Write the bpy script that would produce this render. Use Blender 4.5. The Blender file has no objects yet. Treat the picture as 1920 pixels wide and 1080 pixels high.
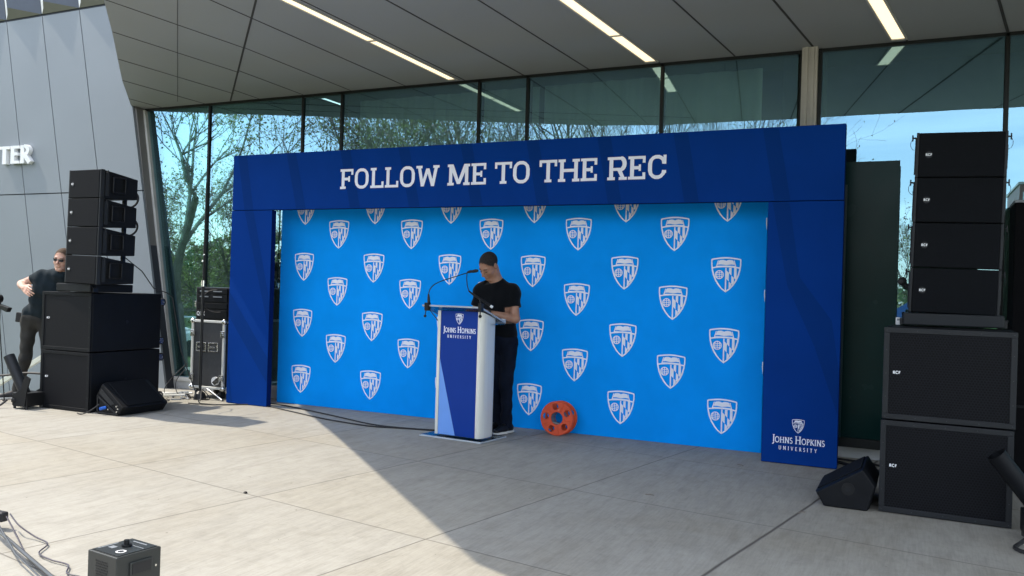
import bpy, bmesh, math, random
import numpy as np
from mathutils import Vector, Matrix

# ------------------------------------------------------------------ camera, sky, sun, exposure
SC = bpy.context.scene
COL = SC.collection
def rad(a): return math.radians(a)
cam_d = bpy.data.cameras.new("camera"); cam = bpy.data.objects.new("camera", cam_d); COL.objects.link(cam)
cam_d.sensor_width = 36.0; cam_d.lens = 30.0; cam_d.clip_start = 0.05; cam_d.clip_end = 1500
CAM = Vector((7.157, -7.4845, 1.40))
def cam_axes(yaw, pitch, roll):
    w = Vector((math.sin(yaw) * math.cos(pitch), math.cos(yaw) * math.cos(pitch), math.sin(pitch)))
    r = Vector((math.cos(yaw), -math.sin(yaw), 0)); u = r.cross(w)
    c, s = math.cos(roll), math.sin(roll)
    return c * r + s * u, -s * r + c * u, w
_r, _u, _w = cam_axes(-0.443024, 0.0018022, 0.029435)
cam.matrix_world = Matrix(((_r.x, _u.x, -_w.x, CAM.x), (_r.y, _u.y, -_w.y, CAM.y), (_r.z, _u.z, -_w.z, CAM.z), (0, 0, 0, 1)))
SC.camera = cam
SUNV = Vector((-0.655, -0.125, 1.0)).normalized()      # towards the sun
SUN_EL = math.asin(SUNV.z); SUN_AZ = math.atan2(SUNV.x, SUNV.y)
world = bpy.data.worlds.new("World"); SC.world = world; world.use_nodes = True
wn = world.node_tree; wn.nodes.clear()
wo = wn.nodes.new("ShaderNodeOutputWorld"); bg = wn.nodes.new("ShaderNodeBackground")
sky = wn.nodes.new("ShaderNodeTexSky"); sky.sky_type = 'NISHITA'; sky.sun_disc = False
sky.sun_elevation = SUN_EL; sky.sun_rotation = SUN_AZ % (2 * math.pi); sky.altitude = 50; sky.air_density = 1.0; sky.dust_density = 0.6; sky.ozone_density = 1.5
tc = wn.nodes.new("ShaderNodeTexCoord"); mp = wn.nodes.new("ShaderNodeMapping"); mp.inputs['Scale'].default_value = (1.3, 1.0, 6.0); mp.inputs['Rotation'].default_value = (0.2, 0.35, 0.3)
cn = wn.nodes.new("ShaderNodeTexNoise"); cn.inputs['Scale'].default_value = 2.3; cn.inputs['Detail'].default_value = 7; cn.inputs['Distortion'].default_value = 0.9
cr = wn.nodes.new("ShaderNodeValToRGB"); cr.color_ramp.elements[0].position = 0.45; cr.color_ramp.elements[0].color = (0.12, 0.12, 0.12, 1); cr.color_ramp.elements[1].position = 0.85; cr.color_ramp.elements[1].color = (0.32, 0.32, 0.32, 1)
cm = wn.nodes.new("ShaderNodeMixRGB"); cm.inputs['Color2'].default_value = (21, 20.2, 18.8, 1)
wn.links.new(tc.outputs['Generated'], mp.inputs['Vector']); wn.links.new(mp.outputs['Vector'], cn.inputs['Vector'])
wn.links.new(cn.outputs['Fac'], cr.inputs['Fac']); wn.links.new(cr.outputs['Color'], cm.inputs['Fac'])
wn.links.new(sky.outputs['Color'], cm.inputs['Color1']); wn.links.new(cm.outputs['Color'], bg.inputs['Color'])
bg.inputs['Strength'].default_value = 0.15
wn.links.new(bg.outputs['Background'], wo.inputs['Surface'])
sun_d = bpy.data.lights.new("sun", 'SUN'); sun_d.energy = 2.0; sun_d.angle = rad(0.53); sun_d.color = (1.0, 0.91, 0.76)
sun = bpy.data.objects.new("sun", sun_d); COL.objects.link(sun)
sun.rotation_euler = (-SUNV).to_track_quat('-Z', 'Y').to_euler(); sun.location = SUNV * 60
SC.view_settings.view_transform = 'Standard'; SC.view_settings.look = 'None'; SC.view_settings.exposure = 1.38; SC.view_settings.gamma = 1.0
SC.cycles.max_bounces = 8; SC.cycles.transparent_max_bounces = 16; SC.cycles.caustics_reflective = False; SC.cycles.caustics_refractive = False

# ------------------------------------------------------------------ helpers
class MB:
    def __init__(s): s.v = []; s.f = []; s.m = []
    def add(s, vs, fs, mi=0):
        o = len(s.v); s.v += [tuple(v) for v in vs]; s.f += [tuple(i + o for i in f) for f in fs]; s.m += [mi] * len(fs); return s
    def box(s, a, b, mi=0):
        x0, y0, z0 = a; x1, y1, z1 = b
        return s.add([(x0, y0, z0), (x1, y0, z0), (x1, y1, z0), (x0, y1, z0), (x0, y0, z1), (x1, y0, z1), (x1, y1, z1), (x0, y1, z1)],
                     [(0, 3, 2, 1), (4, 5, 6, 7), (0, 1, 5, 4), (1, 2, 6, 5), (2, 3, 7, 6), (3, 0, 4, 7)], mi)
    def prism(s, poly, d, fn, mi=0):
        """poly: 2D CCW points; fn(a, b, t) -> xyz ; t = 0 / d"""
        n = len(poly); vs = [fn(a, b, 0) for a, b in poly] + [fn(a, b, d) for a, b in poly]
        return s.add(vs, [tuple(range(n - 1, -1, -1)), tuple(range(n, 2 * n))] + [(i, (i + 1) % n, n + (i + 1) % n, n + i) for i in range(n)], mi)
    def tube(s, pts, r, n=8, mi=0, cap=True):
        pts = [Vector(p) for p in pts]; rs = r if isinstance(r, (list, tuple)) else [r] * len(pts)
        vs = []; fs = []; up = Vector((0.13, 0.31, 0.94)).normalized()
        prev = None
        for i, p in enumerate(pts):
            d = (pts[min(i + 1, len(pts) - 1)] - pts[max(i - 1, 0)])
            if d.length < 1e-9: d = Vector((0, 0, 1))
            d.normalize()
            if prev is None:
                a = d.cross(up); a = a if a.length > 0.05 else d.cross(Vector((1, 0, 0)))
            else:
                a = prev - d * prev.dot(d)
                if a.length < 1e-4: a = d.cross(Vector((1, 0, 0)))
            a.normalize(); b = d.cross(a); prev = a
            for k in range(n):
                t = 2 * math.pi * k / n; vs.append(p + (a * math.cos(t) + b * math.sin(t)) * rs[i])
        for i in range(len(pts) - 1):
            for k in range(n):
                fs.append((i * n + k, i * n + (k + 1) % n, (i + 1) * n + (k + 1) % n, (i + 1) * n + k))
        if cap and n > 2:
            fs.append(tuple(range(n - 1, -1, -1))); fs.append(tuple((len(pts) - 1) * n + k for k in range(n)))
        return s.add(vs, fs, mi)
    def ball(s, c, r, n=12, mi=0, sc=(1, 1, 1)):
        vs = []; fs = []; m = max(4, n // 2)
        for i in range(m + 1):
            for k in range(n):
                th = math.pi * i / m; ph = 2 * math.pi * k / n
                vs.append((c[0] + r * sc[0] * math.sin(th) * math.cos(ph), c[1] + r * sc[1] * math.sin(th) * math.sin(ph), c[2] + r * sc[2] * math.cos(th)))
        for i in range(m):
            for k in range(n): fs.append((i * n + k, (i + 1) * n + k, (i + 1) * n + (k + 1) % n, i * n + (k + 1) % n))
        return s.add(vs, fs, mi)
    def obj(s, name, mats, parent=None, smooth=False, bevel=0, loc=None):
        me = bpy.data.meshes.new(name); me.from_pydata(s.v, [], s.f)
        mats = mats if isinstance(mats, (list, tuple)) else [mats]
        for m in mats: me.materials.append(m)
        me.polygons.foreach_set('material_index', s.m)
        bm = bmesh.new(); bm.from_mesh(me)
        if len(bm.faces) < 60000: bmesh.ops.recalc_face_normals(bm, faces=bm.faces)
        bm.to_mesh(me); bm.free()
        if smooth:
            me.polygons.foreach_set('use_smooth', [True] * len(me.polygons))
        o = bpy.data.objects.new(name, me); COL.objects.link(o)
        if bevel:
            b = o.modifiers.new("bevel", 'BEVEL'); b.width = bevel; b.segments = 2; b.limit_method = 'ANGLE'; b.angle_limit = rad(35)
        if smooth and smooth != 'full':
            try: me.set_sharp_from_angle(angle=rad(35))
            except Exception: pass
        if parent: o.parent = parent
        if loc: o.location = loc
        return o
def tag(o, label=None, cat=None, group=None, kind=None):
    if label: o['label'] = label
    if cat: o['category'] = cat
    if group: o['group'] = group
    if kind: o['kind'] = kind
    return o
def thing(name, label, cat, loc=(0, 0, 0), rz=0, group=None):
    o = bpy.data.objects.new(name, None); COL.objects.link(o); o.location = loc; o.rotation_euler = (0, 0, rz); o.empty_display_size = 0.1
    return tag(o, label, cat, group)
def copy_tree(o, parent=None):
    c = o.copy(); COL.objects.link(c)
    if parent: c.parent = parent
    for ch in list(o.children): copy_tree(ch, c)
    return c
def bez(p0, p1, p2, p3, n=14):
    P = [Vector(p) for p in (p0, p1, p2, p3)]; out = []
    for i in range(n + 1):
        t = i / n; out.append(P[0] * (1 - t) ** 3 + P[1] * 3 * t * (1 - t) ** 2 + P[2] * 3 * t * t * (1 - t) + P[3] * t ** 3)
    return out
def spline(pts, n=6):
    P = [Vector(p) for p in pts]; P = [P[0]] + P + [P[-1]]; out = []
    for i in range(1, len(P) - 2):
        for k in range(n):
            t = k / n
            out.append(0.5 * ((2 * P[i]) + (P[i + 1] - P[i - 1]) * t + (2 * P[i - 1] - 5 * P[i] + 4 * P[i + 1] - P[i + 2]) * t * t + (3 * P[i] - P[i - 1] - 3 * P[i + 1] + P[i + 2]) * t ** 3))
    out.append(P[-2]); return out

# ------------------------------------------------------------------ materials
class NT:
    def __init__(s, name):
        s.m = bpy.data.materials.new(name); s.m.use_nodes = True; s.t = s.m.node_tree; s.n = s.t.nodes; s.l = s.t.links
        s.b = s.n["Principled BSDF"]; s.out = s.n["Material Output"]
    def node(s, t, **k):
        x = s.n.new(t)
        for a, b in k.items(): setattr(x, a, b)
        return x
    def lk(s, a, b): s.l.new(a, b)
    def math(s, op, a, b=None, c=None):
        x = s.node("ShaderNodeMath", operation=op)
        for i, v in enumerate((a, b, c)):
            if v is None: continue
            if isinstance(v, (int, float)): x.inputs[i].default_value = v
            else: s.lk(v, x.inputs[i])
        return x.outputs[0]
    def coord(s, kind='Object', scale=None, rot=None):
        t = s.node("ShaderNodeTexCoord"); o = t.outputs[kind]
        if scale or rot:
            m = s.node("ShaderNodeMapping")
            if scale: m.inputs['Scale'].default_value = scale
            if rot: m.inputs['Rotation'].default_value = rot
            s.lk(o, m.inputs['Vector']); o = m.outputs[0]
        return o
    def noise(s, vec, scale, detail=4, rough=0.55, dist=0):
        x = s.node("ShaderNodeTexNoise"); x.inputs['Scale'].default_value = scale; x.inputs['Detail'].default_value = detail
        x.inputs['Roughness'].default_value = rough; x.inputs['Distortion'].default_value = dist; s.lk(vec, x.inputs['Vector']); return x.outputs['Fac']
    def ramp(s, fac, stops):
        x = s.node("ShaderNodeValToRGB"); e = x.color_ramp.elements
        e[0].position, e[0].color = stops[0][0], (*stops[0][1], 1); e[1].position, e[1].color = stops[-1][0], (*stops[-1][1], 1)
        for p, c in stops[1:-1]:
            k = e.new(p); k.color = (*c, 1)
        s.lk(fac, x.inputs['Fac']); return x.outputs['Color']
    def mix(s, fac, a, b, mode='MIX'):
        x = s.node("ShaderNodeMixRGB", blend_type=mode)
        for i, v in (('Fac', fac), ('Color1', a), ('Color2', b)):
            if isinstance(v, (int, float)): x.inputs[i].default_value = v
            elif isinstance(v, tuple): x.inputs[i].default_value = (*v, 1)
            else: s.lk(v, x.inputs[i])
        return x.outputs[0]
    def bump(s, h, strength=0.3, dist=0.01):
        x = s.node("ShaderNodeBump"); x.inputs['Strength'].default_value = strength; x.inputs['Distance'].default_value = dist
        s.lk(h, x.inputs['Height']); s.lk(x.outputs[0], s.b.inputs['Normal'])
    def setc(s, v): 
        if isinstance(v, tuple): s.b.inputs['Base Color'].default_value = (*v, 1)
        else: s.lk(v, s.b.inputs['Base Color'])
def M(name, c, rough=0.5, metal=0.0, var=0.12, vs=6.0, bump=0.0, bs=60.0, spec=0.5, coat=0, bd=0.003, scale=None):
    t = NT(name); vec = t.coord('Object', scale)
    n = t.noise(vec, vs, 5); lo = tuple(x * (1 - var) for x in c); hi = tuple(min(1, x * (1 + var)) for x in c)
    t.setc(t.ramp(n, [(0.3, lo), (0.7, hi)]))
    t.b.inputs['Metallic'].default_value = metal; t.b.inputs['Specular IOR Level'].default_value = spec
    n2 = t.noise(vec, vs * 4, 3); t.lk(t.math('ADD', t.math('MULTIPLY', n2, 0.16), rough - 0.08), t.b.inputs['Roughness'])
    if coat: t.b.inputs['Coat Weight'].default_value = coat
    if bump: t.bump(t.noise(vec, bs, 3), bump, bd)
    return t.m
def emis(name, c, st):
    t = NT(name); t.b.inputs['Base Color'].default_value = (*c, 1); t.b.inputs['Emission Color'].default_value = (*c, 1); t.b.inputs['Emission Strength'].default_value = st; return t.m

# concrete paving with saw-cut joints (rotated slab grid), broom marks and stains
def concrete():
    t = NT("broomed_concrete"); co = t.node("ShaderNodeTexCoord"); sep = t.node("ShaderNodeSeparateXYZ"); t.lk(co.outputs['Object'], sep.inputs[0])
    X, Y = sep.outputs[0], sep.outputs[1]; a = rad(9.7); c, s = math.cos(a), math.sin(a)
    wob = t.math('MULTIPLY', t.math('SUBTRACT', t.noise(co.outputs['Object'], 1.3, 3), 0.5), 0.02)
    u = t.math('ADD', t.math('SUBTRACT', t.math('MULTIPLY', X, c), t.math('MULTIPLY', Y, s)), wob)
    v = t.math('ADD', t.math('ADD', t.math('MULTIPLY', X, s), t.math('MULTIPLY', Y, c)), wob)
    def line(k, o, p, w):
        f = t.math('FRACT', t.math('DIVIDE', t.math('ADD', k, -o + p * 40.5), p)); d = t.math('MULTIPLY', t.math('ABSOLUTE', t.math('SUBTRACT', f, 0.5)), p)
        return t.math('SMOOTH_MIN', t.math('SUBTRACT', 1.0, t.math('DIVIDE', d, w)), 1.0, 0.2)
    la = t.math('MAXIMUM', line(u, 0.90, 1.4445, 0.008), 0.0); lb = t.math('MAXIMUM', line(v, -2.545, 1.57, 0.008), 0.0)
    d4 = t.math('ABSOLUTE', t.math('SUBTRACT', u, 6.68)); l4 = t.math('MAXIMUM', t.math('SUBTRACT', 1.0, t.math('DIVIDE', d4, 0.014)), 0.0)
    jn = t.math('MAXIMUM', t.math('MULTIPLY', t.math('MAXIMUM', la, t.math('MULTIPLY', lb, 0.85)), 0.9), t.math('MULTIPLY', l4, 1.3))
    jn = t.math('MINIMUM', jn, 1.0)
    # streaks along the brushing direction
    st = t.node("ShaderNodeMapping"); st.inputs['Rotation'].default_value = (0, 0, a); st.inputs['Scale'].default_value = (11, 2.2, 1); t.lk(co.outputs['Object'], st.inputs['Vector'])
    st2 = t.node("ShaderNodeMapping"); st2.inputs['Rotation'].default_value = (0, 0, a); st2.inputs['Scale'].default_value = (75, 5, 1); t.lk(co.outputs['Object'], st2.inputs['Vector'])
    n1 = t.noise(st.outputs[0], 1.0, 5, 0.6, 0.4); n2 = t.noise(st2.outputs[0], 1.0, 4, 0.6); n3 = t.noise(co.outputs['Object'], 0.55, 5, 0.6, 0.6); n4 = t.noise(co.outputs['Object'], 45, 4, 0.7); n5 = t.noise(co.outputs['Object'], 2.6, 6, 0.65, 1.2)
    col = t.ramp(n3, [(0.3, (0.325, 0.30, 0.248)), (0.5, (0.352, 0.335, 0.292)), (0.72, (0.392, 0.375, 0.33))])
    col = t.mix(0.42, col, t.ramp(n1, [(0.32, (0.70, 0.69, 0.67)), (0.55, (1, 1, 1)), (0.75, (1.0, 1.0, 1.0))]), 'MULTIPLY')
    col = t.mix(0.5, col, t.ramp(n2, [(0.3, (0.74, 0.74, 0.74)), (0.6, (1, 1, 1))]), 'MULTIPLY')
    n6 = t.noise(co.outputs['Object'], 11, 6, 0.7, 0.5)
    col = t.mix(0.32, col, t.ramp(n5, [(0.30, (0.74, 0.72, 0.67)), (0.46, (1, 1, 1)), (0.60, (1, 1, 1)), (0.74, (0.82, 0.82, 0.84))]), 'MULTIPLY')
    col = t.mix(0.28, col, t.ramp(n6, [(0.32, (0.70, 0.69, 0.66)), (0.50, (1, 1, 1)), (0.75, (1.2, 1.2, 1.17))]), 'MULTIPLY')
    col = t.mix(0.5, col, t.ramp(n4, [(0.25, (0.72, 0.72, 0.72)), (0.45, (1, 1, 1))]), 'MULTIPLY')
    n7 = t.noise(co.outputs['Object'], 28, 3, 0.5); n8 = t.noise(co.outputs['Object'], 1.7, 3)
    col = t.mix(t.math('MULTIPLY', t.math('GREATER_THAN', n7, 0.74), t.math('GREATER_THAN', n8, 0.45)), col, (0.16, 0.14, 0.11))
    # one slab is a little warmer than its neighbours
    su = t.math('FLOOR', t.math('DIVIDE', t.math('ADD', u, -0.90 + 1.4445 * 40), 1.4445)); sv = t.math('FLOOR', t.math('DIVIDE', t.math('ADD', v, 2.545 + 1.57 * 40), 1.57))
    wn_ = t.node("ShaderNodeTexWhiteNoise", noise_dimensions='2D'); cx = t.node("ShaderNodeCombineXYZ"); t.lk(su, cx.inputs[0]); t.lk(sv, cx.inputs[1]); t.lk(cx.outputs[0], wn_.inputs['Vector'])
    col = t.mix(0.5, col, t.ramp(wn_.outputs['Value'], [(0.0, (1.0, 0.97, 0.90)), (0.5, (0.97, 0.97, 0.97)), (1.0, (1.0, 1.0, 1.0))]), 'MULTIPLY')
    col = t.mix(jn, col, (0.10, 0.088, 0.075)); t.setc(col)
    t.b.inputs['Roughness'].default_value = 0.85; t.b.inputs['Specular IOR Level'].default_value = 0.3
    h = t.math('SUBTRACT', t.math('ADD', t.math('MULTIPLY', n2, 0.5), t.math('MULTIPLY', n4, 0.5)), t.math('MULTIPLY', jn, 3.0)); t.bump(h, 0.35, 0.004)
    return t.m
def glass_mat():
    t = NT("coated_glass"); t.n.remove(t.b)
    g = t.node("ShaderNodeBsdfGlossy"); g.inputs['Roughness'].default_value = 0.0; g.inputs['Color'].default_value = (0.36, 0.62, 0.77, 1)
    co = t.coord('Object'); nz = t.noise(co, 0.9, 2); bp = t.node("ShaderNodeBump"); bp.inputs['Strength'].default_value = 0.03; bp.inputs['Distance'].default_value = 0.02; t.lk(nz, bp.inputs['Height']); t.lk(bp.outputs[0], g.inputs['Normal'])
    tr = t.node("ShaderNodeBsdfTransparent"); tr.inputs['Color'].default_value = (0.55, 0.80, 0.68, 1)
    lw = t.node("ShaderNodeLayerWeight"); lw.inputs['Blend'].default_value = 0.25
    f = t.math('ADD', t.math('MULTIPLY', lw.outputs['Fresnel'], 0.8), 0.42)
    mx = t.node("ShaderNodeMixShader"); t.lk(f, mx.inputs[0]); t.lk(tr.outputs[0], mx.inputs[1]); t.lk(g.outputs[0], mx.inputs[2]); t.lk(mx.outputs[0], t.out.inputs['Surface'])
    return t.m
def clear_mat(name, tint, gl=0.08, diff=0.0):
    t = NT(name); t.n.remove(t.b)
    g = t.node("ShaderNodeBsdfGlossy"); g.inputs['Roughness'].default_value = 0.03
    tr = t.node("ShaderNodeBsdfTransparent"); tr.inputs['Color'].default_value = (*tint, 1)
    df = t.node("ShaderNodeBsdfDiffuse"); df.inputs['Color'].default_value = (0.75, 0.82, 0.9, 1)
    m0 = t.node("ShaderNodeMixShader"); m0.inputs[0].default_value = diff; t.lk(tr.outputs[0], m0.inputs[1]); t.lk(df.outputs[0], m0.inputs[2])
    lw = t.node("ShaderNodeLayerWeight"); lw.inputs['Blend'].default_value = 0.3; f = t.math('ADD', t.math('MULTIPLY', lw.outputs['Fresnel'], 0.8), gl)
    mx = t.node("ShaderNodeMixShader"); t.lk(f, mx.inputs[0]); t.lk(m0.outputs[0], mx.inputs[1]); t.lk(g.outputs[0], mx.inputs[2]); t.lk(mx.outputs[0], t.out.inputs['Surface'])
    return t.m
def hex_mat(name, pitch, c=(0.007, 0.008, 0.011), hole=(0.001, 0.001, 0.0015), ax=(0, 2), r=0.34):
    t = NT(name); co = t.node("ShaderNodeTexCoord"); sep = t.node("ShaderNodeSeparateXYZ"); t.lk(co.outputs['Object'], sep.inputs[0])
    X, Z = sep.outputs[ax[0]], sep.outputs[ax[1]]; q = math.sqrt(3)
    def dd(off):
        fx = t.math('SUBTRACT', t.math('FRACT', t.math('ADD', t.math('DIVIDE', X, pitch), 50 + off)), 0.5)
        fz = t.math('MULTIPLY', t.math('SUBTRACT', t.math('FRACT', t.math('ADD', t.math('DIVIDE', Z, pitch * q), 50 + off)), 0.5), q)
        return t.math('SQRT', t.math('ADD', t.math('MULTIPLY', fx, fx), t.math('MULTIPLY', fz, fz)))
    d = t.math('MINIMUM', dd(0), dd(0.5)); f = t.math('LESS_THAN', d, r)
    t.setc(t.mix(f, c, hole)); t.b.inputs['Roughness'].default_value = 0.6; t.b.inputs['Specular IOR Level'].default_value = 0.15
    t.bump(t.math('SUBTRACT', 1.0, f), 0.6, 0.003); return t.m
def fabric(name, c, var=0.05, rough=0.85, sheen=0.0, weave=900, folds=0.0):
    t = NT(name); vec = t.coord('Object'); n = t.noise(vec, 2.2, 4)
    t.setc(t.ramp(n, [(0.3, tuple(x * (1 - var) for x in c)), (0.7, tuple(x * (1 + var) for x in c))])); t.b.inputs['Roughness'].default_value = rough
    t.b.inputs['Specular IOR Level'].default_value = 0.06; t.b.inputs['Sheen Weight'].default_value = sheen
    if folds: t.bump(t.noise(t.coord('Object', (1.0, 1.0, 0.35)), 2.0, 3), folds, 0.02)
    return t.m
MAT = {}
MAT['concrete'] = concrete(); MAT['glass'] = glass_mat()
MAT['inner'] = clear_mat("inner_glass", (0.97, 0.98, 0.98), 0.0)
MAT['black'] = M("black_textured_paint", (0.0045, 0.0055, 0.0075), 0.6, spec=0.22, var=0.2, vs=9, bump=0.25, bs=300, bd=0.001)
def scuffed():
    t = NT("scuffed_black_paint"); v = t.coord('Object'); base = t.ramp(t.noise(v, 9, 5), [(.3, (.0022, .003, .0045)), (.7, (.004, .005, .0072))])
    sc_ = t.noise(t.coord('Object', (1, 1, 3.5)), 26, 5, .75, .6); big = t.noise(v, 2.3, 3)
    f = t.math('MULTIPLY', t.math('MINIMUM', t.math('MAXIMUM', t.math('MULTIPLY', t.math('SUBTRACT', sc_, .62), 9), 0), 1), t.math('MINIMUM', t.math('MAXIMUM', t.math('MULTIPLY', t.math('SUBTRACT', big, .45), 5), 0), 1))
    t.setc(t.mix(t.math('MULTIPLY', f, .6), base, (.035, .036, .038))); t.b.inputs['Roughness'].default_value = .58; t.b.inputs['Specular IOR Level'].default_value = .22; t.bump(t.noise(v, 300, 3), .25, .001); return t.m
MAT['black'] = scuffed()
MAT['black2'] = M("black_plastic", (0.005, 0.0055, 0.007), 0.42, spec=0.35, var=0.15)
MAT['charcoal'] = M("charcoal_metal", (0.017, 0.019, 0.022), 0.5, 0.2, spec=0.3, var=0.1)
MAT['foam'] = M("black_grille_cloth", (0.0045, 0.0055, 0.0075), 0.85, spec=0.15, var=0.25, vs=40, bump=0.4, bs=260, bd=0.001, scale=(1, 1, 4))
MAT['hex'] = hex_mat("honeycomb_grille", 0.0185)
MAT['mesh'] = hex_mat("fine_slot_grille", 0.012, (0.009, 0.010, 0.013), r=0.33)
MAT['silver'] = M("brushed_aluminium", (0.74, 0.74, 0.70), 0.42, 0.25, var=0.05, vs=3, scale=(20, 20, 0.6))
MAT['chrome'] = M("zinc_hardware", (0.70, 0.70, 0.68), 0.25, 0.95, var=0.08)
MAT['white'] = M("white_paint", (0.78, 0.79, 0.80), 0.45, var=0.04)
MAT['offwhite'] = M("weathered_white_frame", (0.52, 0.52, 0.50), 0.5, var=0.08)
MAT['kerb'] = M("pale_curb", (0.42, 0.43, 0.43), 0.7, var=0.1)
MAT['wall'] = M("grey_cladding_panel", (0.215, 0.24, 0.265), 0.55, 0.0, var=0.05, vs=0.9, bump=0.1, bs=3, bd=0.01)
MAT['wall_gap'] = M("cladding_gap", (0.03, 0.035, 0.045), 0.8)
MAT['jamb'] = M("dark_grey_jamb", (0.16, 0.155, 0.15), 0.6, var=0.08, vs=3)
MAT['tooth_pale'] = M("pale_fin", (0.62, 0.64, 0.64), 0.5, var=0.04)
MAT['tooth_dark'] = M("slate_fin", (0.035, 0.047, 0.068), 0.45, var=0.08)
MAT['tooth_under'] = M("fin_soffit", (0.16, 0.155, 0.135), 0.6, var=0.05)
MAT['soffit'] = M("grey_soffit_panel", (0.33, 0.347, 0.358), 0.55, var=0.06, vs=0.7, bump=0.05, bs=2, bd=0.01)
MAT['joint'] = M("soffit_joint", (0.05, 0.05, 0.05), 0.8)
MAT['mullion'] = M("dark_mullion", (0.006, 0.008, 0.008), 0.4, 0.1, spec=0.3)
MAT['pilaster'] = M("ribbed_pilaster", (0.42, 0.39, 0.35), 0.5, 0.2, var=0.08)
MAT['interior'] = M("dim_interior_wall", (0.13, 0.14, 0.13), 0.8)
MAT['curtain'] = M("sheer_grey_curtain", (0.62, 0.66, 0.64), 0.9, var=0.08, vs=2)
MAT['doorglass'] = M("green_glass_dark_reflection", (0.002, 0.020, 0.019), 0.25, var=0.25, vs=1, spec=0.12)  # green tint, with the leaf's dark reflection put into the base colour
MAT['dooredge'] = M("green_glass_edge", (0.003, 0.022, 0.028), 0.35, var=0.2)
MAT['navy'] = fabric("navy_printed_fabric", (0.0015, 0.038, 0.24), 0.05, 0.75, folds=0.12)
MAT['navy_dk'] = fabric("navy_dark_stripe", (0.0015, 0.032, 0.19), 0.05, 0.75, folds=0.12)
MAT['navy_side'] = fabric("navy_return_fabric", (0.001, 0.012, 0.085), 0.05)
MAT['azure'] = fabric("azure_printed_fabric", (0.001, 0.31, 0.96), 0.06, 0.7, folds=0.3)
MAT['print'] = fabric("pale_lavender_print", (0.86, 0.88, 1.0), 0.02, 0.7)
MAT['lpanel'] = M("royal_blue_panel", (0.006, 0.040, 0.27), 0.45, var=0.03, spec=0.15)
MAT['lpale'] = M("periwinkle_panel", (0.16, 0.34, 0.80), 0.45, spec=0.2, var=0.03)
MAT['acrylic'] = clear_mat("clear_acrylic", (0.90, 0.95, 0.97), 0.08)
MAT['acredge'] = clear_mat("acrylic_edge", (0.75, 0.85, 0.95), 0.12, 0.55)
MAT['orange'] = M("orange_plastic", (0.62, 0.070, 0.018), 0.5, var=0.12, vs=14)
MAT['grey'] = M("grey_plastic", (0.22, 0.24, 0.26), 0.5)
MAT['lamp'] = emis("warm_lamp_diffuser", (1.0, 0.81, 0.52), 0.58)
MAT['badge'] = emis("pale_badge_print", (0.75, 0.76, 0.78), 0.0)
MAT['rubber'] = M("black_rubber", (0.012, 0.012, 0.014), 0.6)
MAT['cable_grey'] = M("grey_cable", (0.045, 0.038, 0.055), 0.5)
MAT['case'] = M("dark_laminate", (0.045, 0.047, 0.052), 0.5, var=0.15, vs=30)
MAT['blueplug'] = M("blue_connector", (0.02, 0.12, 0.55), 0.4)
MAT['fgbox'] = M("grey_powder_coat", (0.034, 0.037, 0.036), 0.5, 0.2, var=0.06)
MAT['screw'] = M("dark_screw", (0.05, 0.055, 0.06), 0.4, 0.3)
MAT['legtube'] = M("dull_grey_tube", (0.06, 0.065, 0.07), 0.4, 0.3)
MAT['rail'] = M("cream_handrail", (0.60, 0.60, 0.52), 0.5)
MAT['bark'] = M("grey_bark", (0.22, 0.185, 0.16), 0.9, var=0.3, vs=4)
MAT['leaf'] = M("spring_leaf", (0.36, 0.38, 0.13), 0.6, var=0.4, vs=1.5)
MAT['leaf2'] = M("deep_leaf", (0.07, 0.14, 0.03), 0.6, var=0.4, vs=1.0)
MAT['bud'] = M("reddish_bud", (0.36, 0.25, 0.22), 0.7, var=0.3, vs=1.0)

# ------------------------------------------------------------------ flat print helpers (crest and lettering, laid on a surface)
def clip(poly, nx, ny, d):
    out = []; n = len(poly)
    for i in range(n):
        a, b = poly[i], poly[(i + 1) % n]; da = a[0] * nx + a[1] * ny - d; db = b[0] * nx + b[1] * ny - d
        if da <= 0: out.append(a)
        if (da < 0 < db) or (db < 0 < da):
            t = da / (da - db); out.append((a[0] + (b[0] - a[0]) * t, a[1] + (b[1] - a[1]) * t))
    return out
def shield_outline(k=1.0):
    p = [(-0.496, 0.46), (-0.488, 0.485), (-0.465, 0.50)]
    for i in range(1, 8): x = -0.465 + .93 * i / 8; p.append((x, 0.50 + 0.055 * math.sin(math.pi * i / 8)))
    p += [(0.465, 0.50), (0.488, 0.485), (0.496, 0.46)]
    side = [(0.497, 0.30), (0.475, 0.12), (0.43, -0.06), (0.355, -0.24), (0.25, -0.40), (0.13, -0.53), (0.0, -0.625)]
    p += side + [(-x, z) for x, z in reversed(side[:-1])]
    cx, cz = 0, 0.02
    if k == 1.0: return list(reversed(p))
    w = 1 - k
    out = []
    for x, z in p:
        l = math.hypot(x, z - cz); out.append((x * (1 - w / max(abs(x), 0.22) * abs(x) / max(l, .3) * 1.0), cz + (z - cz) * (1 - w / max(l, 0.3))))
    return list(reversed(out))
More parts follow.
